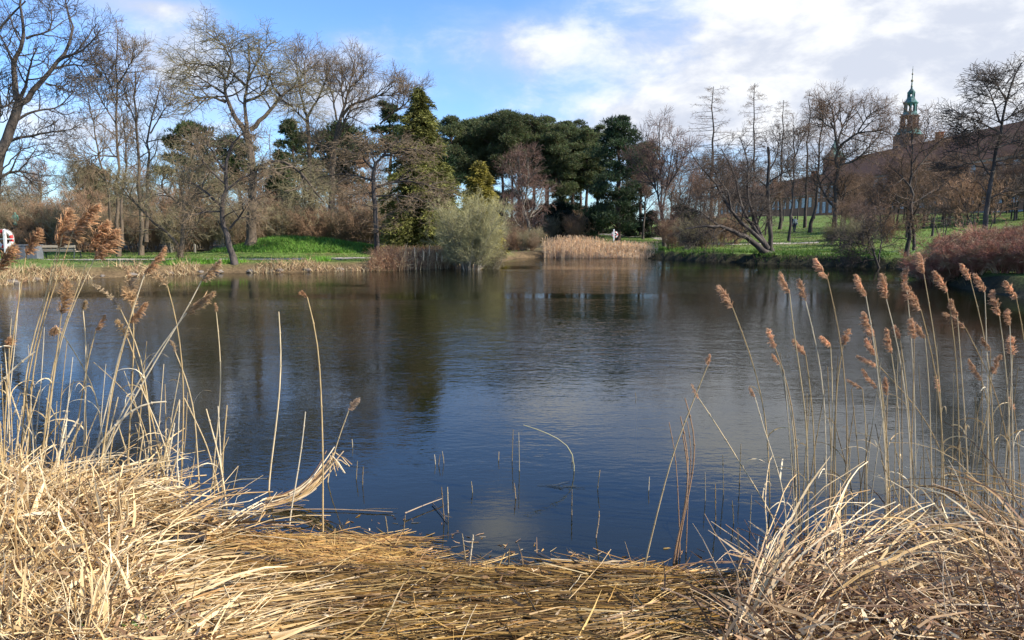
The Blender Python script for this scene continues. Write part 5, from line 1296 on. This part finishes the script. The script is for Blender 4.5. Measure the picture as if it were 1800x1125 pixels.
TAN = (.56, .36, .215)
RIGHT = [
    ([(1262, 502), (1272, 515), (1288, 541)], [(1288, 541), (1303, 580), (1326, 640), (1340, 700), (1350, 760), (1354, 900)], .028),
    ([(1371, 479), (1378, 495), (1388, 516)], [(1388, 516), (1396, 600), (1408, 660), (1418, 740), (1420, 830), (1420, 960)], .020),
    ([(1404, 491), (1410, 508), (1416, 529)], [(1416, 529), (1432, 590), (1446, 660), (1452, 760), (1452, 930)], .020),
    ([(1432, 456), (1442, 468), (1455, 491)], [(1455, 491), (1470, 550), (1484, 640), (1490, 740), (1486, 940)], .024),
    ([(1350, 577), (1355, 592), (1363, 613)], [(1363, 613), (1380, 655), (1392, 705), (1402, 800), (1408, 940)], .018),
    ([(1358, 623), (1370, 640)], [(1370, 640), (1386, 690), (1398, 780), (1400, 930)], .013),
    ([(1394, 597), (1404, 606), (1416, 624)], [(1416, 624), (1426, 690), (1432, 790), (1434, 940)], .020),
    ([(1443, 592), (1460, 608)], [(1460, 608), (1464, 680), (1462, 780), (1458, 930)], .017),
    ([(1494, 579), (1488, 590), (1482, 606)], [(1482, 606), (1470, 670), (1468, 760), (1468, 930)], .018),
    ([(1488, 667), (1500, 674), (1516, 684)], [(1516, 684), (1522, 740), (1524, 920)], .014),
    ([(1506, 482), (1512, 500), (1522, 520)], [(1522, 520), (1534, 580), (1546, 680), (1556, 780), (1558, 930)], .022),
    ([(1550, 481), (1555, 500), (1558, 526)], [(1558, 526), (1572, 575), (1590, 670), (1600, 780), (1602, 920)], .024),
    ([(1596, 469), (1590, 488), (1594, 508)], [(1594, 508), (1600, 560), (1608, 700), (1610, 900)], .022),
    ([(1589, 500), (1602, 516), (1619, 545)], [(1619, 545), (1634, 600), (1650, 680), (1658, 780), (1660, 910)], .032),
    ([(1614, 444), (1620, 460), (1624, 482)], [(1624, 482), (1638, 560), (1650, 640), (1656, 740), (1655, 905)], .022),
    ([(1642, 476), (1652, 490), (1665, 514)], [(1665, 514), (1676, 570), (1684, 680), (1688, 900)], .025),
    ([(1690, 464), (1698, 476), (1706, 492)], [(1706, 492), (1720, 545), (1734, 600), (1744, 690), (1748, 880)], .020),
    ([(1712, 481), (1722, 494), (1731, 513)], [(1731, 513), (1734, 580), (1736, 680), (1738, 890)], .022),
    ([(1767, 494), (1776, 508), (1787, 526)], [(1787, 526), (1800, 580), (1812, 700), (1816, 900)], .022),
    ([(1744, 510), (1750, 530), (1757, 556)], [(1757, 556), (1766, 620), (1774, 720), (1776, 900)], .026),
    ([(1772, 544), (1771, 556), (1775, 572)], [(1775, 572), (1778, 650), (1780, 760), (1784, 900)], .018),
    ([(1517, 547), (1525, 568), (1537, 593)], [(1537, 593), (1546, 650), (1554, 730), (1560, 920)], .026),
    ([(1522, 596), (1530, 608), (1540, 626)], [(1540, 626), (1552, 690), (1560, 780), (1566, 920)], .022),
    ([(1506, 626), (1524, 634), (1546, 644)], [(1546, 644), (1580, 680), (1612, 715), (1642, 760), (1690, 890)], .020),
    ([(1516, 649), (1526, 664), (1542, 682)], [(1542, 682), (1556, 740), (1562, 915)], .018),
    ([(1559, 576), (1562, 598), (1567, 622)], [(1567, 622), (1576, 680), (1582, 770), (1580, 915)], .022),
    ([(1572, 572), (1582, 596)], [(1582, 596), (1592, 660), (1600, 760), (1612, 910)], .017),
    ([(1602, 559), (1605, 578), (1607, 596)], [(1607, 596), (1606, 680), (1602, 780), (1598, 915)], .022),
    ([(1612, 571), (1626, 594)], [(1626, 594), (1634, 680), (1636, 780), (1640, 910)], .017),
    ([(1557, 664), (1560, 696)], [(1560, 696), (1558, 760), (1556, 915)], .016),
    ([(1659, 550), (1676, 560), (1697, 576)], [(1697, 576), (1722, 624), (1748, 680), (1770, 760), (1784, 890)], .028),
    ([(1671, 526), (1683, 556)], [(1683, 556), (1690, 650), (1698, 760), (1704, 900)], .022),
    ([(1726, 594), (1741, 616)], [(1741, 616), (1740, 690), (1736, 790), (1730, 890)], .018),
    ([(1778, 590), (1780, 624)], [(1780, 624), (1776, 700), (1770, 780), (1762, 890)], .024),
    ([(1703, 632), (1712, 648), (1726, 669)], [(1726, 669), (1740, 720), (1752, 890)], .020),
    ([(1760, 624), (1752, 640), (1744, 657)], [(1744, 657), (1738, 710), (1722, 790), (1708, 890)], .018),
    ([(1645, 660), (1651, 688)], [(1651, 688), (1656, 760), (1662, 905)], .014),
    ([(1775, 698), (1783, 722)], [(1783, 722), (1790, 790), (1796, 890)], .014),
    ([(1318, 681), (1327, 698)], [(1327, 698), (1344, 760), (1376, 850), (1384, 940)], .011),
    ([(1248, 624), (1244, 642)], [(1244, 642), (1230, 675), (1205, 740), (1184, 790), (1158, 890), (1126, 1022)], .010),
    ([(1216, 675), (1228, 700)], [(1228, 700), (1256, 740), (1292, 800), (1334, 866), (1372, 930)], .010),
]
RIGHT.sort(key=lambda e: e[0][0][0])
for i, (pl, st_, wd) in enumerate(RIGHT):
    dx = pl[-1][0] - pl[0][0]
    lean = 'tilted far over' if dx > 24 else ('leaning' if dx > 7 else ('upright' if dx > -4 else 'turned the other way'))
    hgt_w = 'high' if pl[0][1] < 520 else ('mid-height' if pl[0][1] < 610 else 'low')
    reed('reed in the right stand, plume %s from the left, %s and %s' % (ordinal(i), hgt_w, lean), st_, pl, None, wd * 1.0, 'plumed reeds of the right stand', 100 + i, r=.0050,
         pcol=np.array(TAN) * np.random.default_rng(i).uniform(.9, 1.3), dens=1.0 if wd > .015 else .5, col=STRAW[i % 5] * .92)
rb = np.random.default_rng(55)
for i in range(46):
    px = rb.uniform(1385, 1815); ry = 955 - (px - 1385) * .16 + rb.uniform(-40, 12); ty = rb.uniform(600, 850); lx = rb.normal() * 22
    reed('thin bare broken cane standing in the water of the right stand', [(px + lx, ty), (px + lx * .4, (ty + ry) / 2), (px, ry)], None, None, group='bare canes of the right stand', seed=170 + i, r=.0042, name='reed_cane', col=STRAW[i % 5] * (.38 if i % 3 == 0 else .68), leaf=i % 2 == 0)
# dried sheaf of curled canes beside the tall leaning stalk
for i, st_ in enumerate([[(1196, 732), (1206, 770), (1212, 830), (1204, 890), (1184, 985)], [(1200, 765), (1210, 820), (1208, 880), (1192, 940), (1182, 990)], [(1204, 700), (1220, 750), (1224, 800), (1212, 860), (1198, 930), (1188, 985)], [(1176, 742), (1188, 800), (1192, 870), (1196, 980)], [(1208, 740), (1218, 800), (1210, 850), (1206, 970)]]):
    reed('brown curled cane of the dried sheaf standing in open water', st_, None, None, group='dried sheaf in open water', seed=230 + i, r=.0055 if i < 3 else .0036, name='reed_cane', col=(.36, .22, .12), leaf=False)
# stubs poking out of the water
STUB = [(620, 772, 786), (626, 810, 842), (637, 820, 852), (766, 799, 816), (770, 799, 818), (781, 793, 814), (876, 794, 809), (900, 755, 810), (913, 760, 828), (907, 849, 877), (831, 846, 866), (1005, 860, 905), (1050, 826, 860), (1006, 800, 812),
        (781, 856, 915), (788, 856, 902), (682, 908, 938), (709, 905, 938), (1140, 838, 862), (894, 965, 1002), (818, 938, 982), (1039, 976, 1002), (1120, 690, 700), (1240, 830, 880), (1258, 850, 915), (1272, 800, 870), (1300, 780, 850), (1290, 880, 920), (1318, 870, 930)]
for i, (px, y0, y1_) in enumerate(STUB):
    lx = rb.normal() * 2.5
    reed('short dead reed stub poking out of the open water', [(px + lx, y0), (px + lx * .5, (y0 + y1_) / 2), (px, y1_)], None, None, group='reed stubs in the open water', seed=260 + i, r=.0045, name='reed_stub', col=STRAW[i % 5] * (.5 if i % 3 else .85), leaf=False)
reed('snapped reed with its top bent down flat over the water', [(920, 747), (960, 759), (1000, 781), (1011, 787), (1010, 806), (1009, 828)], None, None, seed=300, r=.0048, name='reed_cane', col=(.42, .38, .2), leaf=False)
reed('pale slanting stub near the reed mat edge', [(832, 940), (828, 970), (824, 1002)], None, None, seed=301, r=.006, name='reed_stub', col=(.62, .5, .32), leaf=False)
reed('bent brown stub leaning out near the middle of the pond edge', [(1053, 898), (1053, 915), (1047, 945)], None, None, seed=302, r=.005, name='reed_stub', col=(.4, .29, .17), leaf=False)
def floating(label, pxs, r, col, z=.012, name='floating_reed', extra=None):
    P = np.array([onz(x, y, z) for x, y in pxs]); base = P[0].copy()
    t = thing(name, label, 'reed', base)
    S = smooth_path(P, 8); a = Acc(); a.tubes(S[None], np.linspace(r, r * .6, 8)[None], 6, col); a.build('stem', M['straw'], t, base, True)
    a = Acc(); e = S[-1]; ribbon(a, np.array([[S[5], S[6] + (0, .02, .01), e + (.03, .05, .005)]]), np.array([.005]), np.array(col) * 1.1, rb); a.build('leaf', M['straw'], t, base)
floating('long thin reed floating level towards the open water', [(480, 897), (560, 894), (640, 897), (690, 900)], .004, (.44, .30, .17))
floating('short floating reed with its end resting on two stubs', [(712, 902), (745, 888), (778, 876)], .005, (.40, .29, .18), z=.03)
floating('dark reed sloping back into the water under two stubs', [(760, 884), (774, 900), (786, 916)], .004, (.12, .09, .06))
floating('pale reed floating parallel to the mat edge', [(968, 983), (1030, 987), (1095, 994)], .005, (.60, .46, .27))
floating('long pale reed reaching from the right pile across the mat edge', [(1110, 1023), (1200, 1010), (1300, 1000), (1380, 985)], .0055, (.62, .47, .27), z=.05)

# ------------------------------------------------------------------ near bank: matted litter (nobody could count it)
def straws(acc, x, y, az_, el_, L, r, cols, rng, bend=.10, lift=.0, k=5, kink=.25, floor=True, jit=.10, zoff=None, flat=0.0):
    n = len(x)
    z = np.maximum(hgt(x, y), -.08) + lift if zoff is None else zoff
    az_ = np.asarray(az_); el_ = np.asarray(el_)
    d = np.stack([np.cos(az_) * np.cos(el_), np.sin(az_) * np.cos(el_), np.sin(el_)], 1)
    P = [np.stack([x, y, z], 1)]; st_ = (L / (k - 1))[:, None]
    kk = rng.integers(1, k - 1, n); kn = rng.random(n) < kink
    for q in range(k - 1):
        P.append(P[-1] + d * st_)
        d = d + rng.normal(size=d.shape) * jit; d[:, 2] -= bend * rng.uniform(.3, 1.5, n)
        hit = kn & (kk == q)
        d[hit] = d[hit] + rng.normal(size=(hit.sum(), 3)) * np.array([.9, .9, .5])
        d /= np.linalg.norm(d, axis=1, keepdims=True)
    P = np.stack(P, 1)
    if floor:
        g_ = np.maximum(hgt(P[:, :, 0], P[:, :, 1]), -.05) + rng.uniform(.0, .07, (n, 1))
        P[:, :, 2] = np.maximum(P[:, :, 2], g_)
    c = cols[rng.integers(0, len(cols), n)] * rng.uniform(.78, 1.18, (n, 1))
    fl = rng.random(n) < flat
    if (~fl).any(): acc.tubes(P[~fl], (r[~fl, None] * np.linspace(1, .6, k)[None]), 4, c[~fl])
    if fl.any(): ribbon(acc, P[fl], r[fl] * 1.9, c[fl], rng)

rl = np.random.default_rng(77)
def region(n, poly, rng):
    """random ground points seen inside a picture polygon"""
    poly = np.array(poly, float); out = []
    lo, hi = poly.min(0), poly.max(0)
    while len(out) < n:
        p = rng.uniform(lo, hi, (n, 2)); ins = np.zeros(n, bool)
        for i in range(len(poly)):
            (ax, ay), (bx, by) = poly[i], poly[(i + 1) % len(poly)]
            c = (ay > p[:, 1]) != (by > p[:, 1])
            with np.errstate(divide='ignore', invalid='ignore'): ins ^= c & (p[:, 0] < (bx - ax) * (p[:, 1] - ay) / (by - ay + 1e-12) + ax)
        out += list(p[ins])
    p = np.array(out[:n])
    u = (p[:, 0] - 900) / F; v = (562.5 - p[:, 1]) / F
    dy = v * sin(PITCH) + cos(PITCH); dz = v * cos(PITCH) - sin(PITCH); t = -EYE / dz
    return u * t, dy * t
PALE = np.array([(.72, .53, .28), (.60, .41, .19), (.82, .66, .40), (.50, .32, .13), (.68, .49, .24), (.38, .23, .09)])
GOLD = np.array([(.42, .23, .05), (.31, .16, .04), (.50, .29, .08), (.20, .10, .03), (.13, .07, .025), (.54, .36, .13)])
WET = np.array([(.62, .38, .11), (.52, .29, .09), (.70, .47, .18), (.38, .21, .08)])
BRN = np.array([(.50, .32, .16), (.36, .21, .10), (.60, .43, .24), (.26, .14, .07), (.68, .52, .32), (.18, .10, .05)])
# left pile
a = Acc()
PALED = np.concatenate([PALE, PALE, np.array([(.30, .19, .09), (.22, .13, .06), (.72, .58, .36)])])  # adds dark browns as painted shadow and one light tone as painted highlight
def rw(n, hi=.0068, lo=.0018): return lo + (hi - lo) * rl.random(n) ** 2.2
polyL = [(-260, 860), (110, 860), (215, 900), (265, 950), (250, 1010), (330, 1090), (400, 1200), (-260, 1200)]
x, y = region(3600, polyL, rl); n = len(x)
straws(a, x, y, rl.uniform(0, 6.28, n), rl.normal(.06, .22, n), rl.uniform(.10, .50, n), rw(n), PALED, rl, lift=rl.uniform(0, .09, n), flat=.4, jit=.13)
x, y = region(1500, [(-260, 870), (120, 875), (230, 910), (240, 1000), (200, 1200), (-260, 1200)], rl); n = len(x)
straws(a, x, y, rl.uniform(0, 6.28, n), rl.uniform(.4, 1.4, n), rl.uniform(.12, .42, n), rw(n), PALED, rl, bend=.06, lift=rl.uniform(0, .03, n), flat=.35, jit=.14)
x, y = region(230, [(10, 870), (260, 885), (400, 925), (380, 960), (40, 920)], rl); n = len(x)
straws(a, x, y, rl.normal(.2, .7, n), rl.uniform(.0, .5, n), rl.uniform(.3, .75, n), rw(n, .008), PALED, rl, bend=.12, lift=.02, kink=.7, flat=.2)
x = rl.uniform(-8.5, -3.6, 3000); y = rl.uniform(2.2, 6.2, 3000); k_ = sdf(x, y) > -.15; x, y = x[k_], y[k_]; n = len(x)
straws(a, x, y, rl.uniform(0, 6.28, n), rl.normal(.15, .3, n), rl.uniform(.15, .55, n), rw(n), PALED, rl, lift=rl.uniform(0, .08, n), flat=.35)
# crumbled brown leaf bits lodged between the stalks
x, y = region(2600, polyL, rl); n = len(x)
straws(a, x, y, rl.uniform(0, 6.28, n), rl.normal(.1, .4, n), rl.uniform(.03, .10, n), rl.uniform(.002, .005, n), BRN, rl, bend=.1, lift=rl.uniform(0, .10, n), k=3, kink=.5, flat=.9)
o = a.build('reed_litter', M['straw']); tag(o, 'bleached straw heap of broken reeds on the left bank', None, None, 'stuff')
# flattened mat in the middle: wet, combed, in patches of gold, tan and dark brown
a = Acc()
def patched(x, y, seed, lo, hi):
    v = vnoise(x * 1.0, y * 2.2, .30, seed) + .5 * vnoise(x, y * 2, .11, seed + 1)
    return (v > lo) & (v < hi)
MATP = [(250, 1000), (480, 1008), (640, 1012), (780, 1020), (1000, 1020), (1200, 1030), (1330, 1044), (1900, 1066), (1900, 1240), (60, 1240)]
for cols, lo, hi, seed, cnt in ((np.array([(.22, .125, .03), (.16, .09, .026), (.10, .058, .02), (.28, .165, .045)]), -9, 9, 51, 6500), (GOLD, -.12, 9, 52, 4200), (np.array([(.10, .06, .025), (.16, .09, .035), (.22, .14, .06)]), -9, -.18, 52, 1800), (np.array([(.56, .37, .13), (.50, .31, .09), (.64, .47, .22)]), .14, 9, 54, 2300)):
    x, y = region(cnt, MATP, rl); k_ = patched(x, y, seed, lo, hi); x, y = x[k_], y[k_]; n = len(x)
    dirn = .05 + 1.3 * vnoise(x, y, .5, 58)
    straws(a, x, y, dirn + rl.normal(0, .24, n) * (1 + 2.5 * (rl.random(n) < .15)) + pi * (rl.random(n) < .5), rl.normal(.0, .03, n), rl.uniform(.12, .55, n), rw(n, .0042, .0012), cols, rl, bend=.015, lift=rl.uniform(0, .03, n), kink=.12, jit=.06, flat=.45)
oM = a.build('reed_mat', M['wet_straw']); tag(oM, 'golden mat of flattened reeds lying along the water edge', None, None, 'stuff')
a = Acc()
x, y = region(650, [(220, 1010), (330, 1025), (420, 1055), (470, 1100), (420, 1240), (160, 1240)], rl); n = len(x)
straws(a, x, y, rl.normal(.30, .28, n), rl.normal(.03, .06, n), rl.uniform(.2, .6, n), rw(n, .005), PALE, rl, bend=.05, lift=rl.uniform(.02, .07, n), kink=.25, jit=.05, flat=.4)
x, y = region(260, [(560, 1060), (1300, 1060), (1400, 1240), (460, 1240)], rl); n = len(x)
straws(a, x, y, rl.normal(.0, .6, n), rl.normal(.05, .12, n), rl.uniform(.12, .5, n), rw(n, .0055), np.concatenate([GOLD, PALE]), rl, bend=.06, lift=rl.uniform(.02, .05, n), kink=.35, flat=.4)
x, y = region(1500, MATP, rl); n = len(x)
straws(a, x, y, rl.uniform(0, 6.28, n), rl.normal(.05, .3, n), rl.uniform(.02, .08, n), rl.uniform(.0015, .004, n), BRN, rl, bend=.1, lift=rl.uniform(0, .04, n), k=3, kink=.5, flat=.9)
o = a.build('loose_straw', M['straw']); tag(o, 'loose pale stalks and leaf bits strewn over the golden mat', None, None, 'stuff')
# drowned fringe of the mat, just under and at the surface
a = Acc()
x, y = region(7500, [(300, 940), (430, 938), (560, 945), (690, 942), (750, 990), (900, 1005), (1060, 990), (1240, 1010), (1300, 1045), (780, 1040), (560, 990)], rl); n = len(x)
straws(a, x, y, rl.normal(-.15, .3, n) + pi * (rl.random(n) < .5), rl.normal(.0, .03, n), rl.uniform(.12, .42, n), rl.uniform(.0012, .0032, n), WET, rl, bend=.0, kink=.1, jit=.05, flat=.3, zoff=rl.uniform(-.035, .010, n), floor=False)
o = a.build('drowned_reeds', M['straw']); tag(o, 'brown drowned reeds combed flat under the shallow water', None, None, 'stuff')
# bits drifting on the open water
x, y = region(170, [(420, 900), (700, 905), (1000, 970), (1300, 960), (1420, 900), (1300, 1010), (780, 1000), (500, 940)], rl); n = len(x)
a = Acc(); straws(a, x, y, rl.uniform(0, 6.28, n), rl.normal(0, .03, n), rl.uniform(.01, .07, n), rl.uniform(.0012, .003, n), np.concatenate([BRN, GOLD]), rl, bend=0, k=3, zoff=np.full(n, .003), floor=False, flat=.6)
o = a.build('floating_bits', M['wet_straw']); tag(o, 'tiny straw bits drifting on the calm near water', None, None, 'stuff')
c0 = onz(978, 853, .004); t = thing('floating_weed', 'dark strand of weed floating flat on the open water', 'weed', c0)
a = Acc(); n = 26; x0 = rl.normal(0, .09, n); y0 = rl.normal(0, .02, n); an = rl.normal(0, .3, n)
P = np.stack([np.stack([x0 + q * np.cos(an), y0 + q * np.sin(an) + .004 * np.sin(q * 60 + an * 9), np.full(n, .002)], 1) for q in np.linspace(0, .10, 5)], 1); a.tubes(P[:9], np.full((9, 5), .0014), 4, (.05, .05, .03)); a.build('strands', M['wet_straw'], t)
# right pile: arching straw over shallow water
a = Acc()
mx_, my_ = onz(1640, 1010)[:2]
n = 1500
x, y = region(n, [(1290, 1060), (1420, 985), (1560, 925), (1800, 915), (1960, 960), (1960, 1200), (1260, 1200)], rl)
straws(a, x, y, rl.uniform(0, 6.28, n), rl.normal(.25, .35, n), rl.uniform(.12, .5, n), rl.uniform(.0018, .004, n), BRN * .85, rl, bend=.10, lift=rl.uniform(.0, .16, n), kink=.35, flat=.45, floor=True)
n = 3400   # the heap runs on along the bank
x = rl.uniform(2.55, 7.5, n); y = rl.uniform(2.4, 4.9, n); k_ = sdf(x, y) > -.25; x, y = x[k_], y[k_]; n = len(x)
straws(a, x, y, rl.uniform(0, 6.28, n), rl.normal(.2, .3, n), rl.uniform(.15, .55, n), rl.uniform(.002, .0045, n), BRN * .85, rl, bend=.10, lift=rl.uniform(.0, .10, n), kink=.35, flat=.4)
n = 110   # the long stalks sweeping up from the lower left
x, y = region(n, [(1270, 1080), (1330, 1040), (1480, 1020), (1520, 1110), (1290, 1180)], rl)
straws(a, x, y, rl.normal(.6, .35, n), rl.uniform(.25, .8, n), rl.uniform(.5, 1.15, n), rl.uniform(.002, .0048, n), np.concatenate([BRN, PALE, PALE]), rl, bend=.14, lift=.04, k=8, kink=.12, jit=.05, flat=.35)
n = 150   # arches from the right
x, y = region(n, [(1660, 1010), (1800, 930), (1960, 940), (1960, 1060), (1720, 1080)], rl)
straws(a, x, y, rl.normal(2.6, .7, n), rl.uniform(.6, 1.35, n), rl.uniform(.4, 1.1, n), rl.uniform(.002, .0044, n), np.concatenate([BRN, PALE, PALE]), rl, bend=.26, lift=.02, k=9, kink=.08, jit=.05, flat=.45)
n = 2600  # crumbled leaf litter
x, y = region(n, [(1300, 1075), (1500, 1030), (1800, 1040), (1900, 1200), (1260, 1200)], rl)
straws(a, x, y, rl.uniform(0, 6.28, n), rl.normal(.1, .4, n), rl.uniform(.03, .11, n), rl.uniform(.0025, .006, n), np.concatenate([BRN, PALE[:3]]), rl, bend=.1, lift=rl.uniform(0, .10, n), k=3, kink=.4, flat=.9)
o = a.build('reed_litter', M['straw']); tag(o, 'tangled grey-brown reed heap arching over the shallows on the right bank', None, None, 'stuff')

# ------------------------------------------------------------------ floating reed bundle and driftwood
base = onz(480, 880); t = thing('reed_bundle', 'broken bundle of pale reed stalks sticking up out of the water', 'reed bundle', base)
a = Acc(); rng = np.random.default_rng(5)
A0, A1, A2 = onz(468, 884, .03), onz(540, 872, .06) , at(586, 800, onz(560, 872)[1])
for i in range(34):
    o_ = rng.normal(size=3) * np.array([.03, .03, .018])
    f0 = rng.uniform(0, .55); p = resample([A0 + o_ * 1.2, A1 + o_, A2 + o_ * .8 + rng.normal(size=3) * .03], 8)
    k0 = int(f0 * 6); seg = smooth_path(p[k0:k0 + rng.integers(3, 9)] if k0 < 5 else p[4:], 6)
    a.tubes(seg[None], np.linspace(.005, .004, 6)[None], 5, (PALE if i % 3 else BRN)[rng.integers(0, 6)])
a.build('stalks', M['straw'], t, base)
a = Acc(); n = 10; tipp = A2 + rng.normal(size=(n, 3)) * .02
dd = np.stack([rng.uniform(.3, 1, n), rng.normal(size=n) * .4, rng.uniform(-.9, .1, n)], 1)
P = np.stack([tipp, tipp + dd * .06, tipp + dd * .12 - np.array([0, 0, .03])], 1); a.tubes(P, np.full((n, 3), .003), 4, PALE[rng.integers(0, 6, n)]); a.build('splinters', M['straw'], t, base)

M['wet_wood'] = mat('wet_wood', (.045, .034, .028), .45, nscale=14, namp=.6, bump=1.0, bscale=26, stretch=(3, .6, .6), spec=.5)
c_ = onz(331, 950, .03); base = c_.copy(); t = thing('driftwood_log', 'short dark mottled driftwood log half sunk beside the straw heap', 'log', base, None, .06)
th = np.linspace(0, pi, 12); L = .10
a = Acc(); prof = [(max(.003, .052 * math.sin(q) ** .55 * (1 + .07 * math.sin(5 * q))), -L * math.cos(q)) for q in th]
a.lathe(prof, 14); V = a.V[0]; a.V[0] = np.stack([V[:, 2], V[:, 0] * 1.1, V[:, 1] * .85 + .012], 1) * (1 + .06 * np.sin(V[:, [0]] * 90) * np.cos(V[:, [2]] * 60))
a.build('log', M['wet_wood'], t, None, True)
a = Acc(); a.tubes([[(.06, -.03, .03), (.10, -.05, .028), (.125, -.055, .015)]], [[.016, .013, .006]], 7); a.build('branch_stub', M['wet_wood'], t, None, True)
# a few green shoots in the litter
for i, (px, py) in enumerate([(240, 1118), (262, 1122), (170, 1124)]):
    b = ghit(px, py, 2.0, 8); t = thing('green_shoot', 'small fresh green shoot in the straw heap, %s' % ('beside the taller one', 'nearest the bank middle', 'standing apart')[i], 'plant', b)
    a = Acc(); n = 9; an = rl.uniform(0, 6.28, n); d = np.stack([np.cos(an) * .5, np.sin(an) * .5, np.ones(n)], 1)
    P = np.stack([d * 0, d * .05, d * .09 + np.stack([np.cos(an) * .02, np.sin(an) * .02, an * 0], 1)], 1); ribbon(a, P, np.full(n, .006), np.array((.10, .22, .03)), rl)
    a.build('leaf', M['leaf'], t)
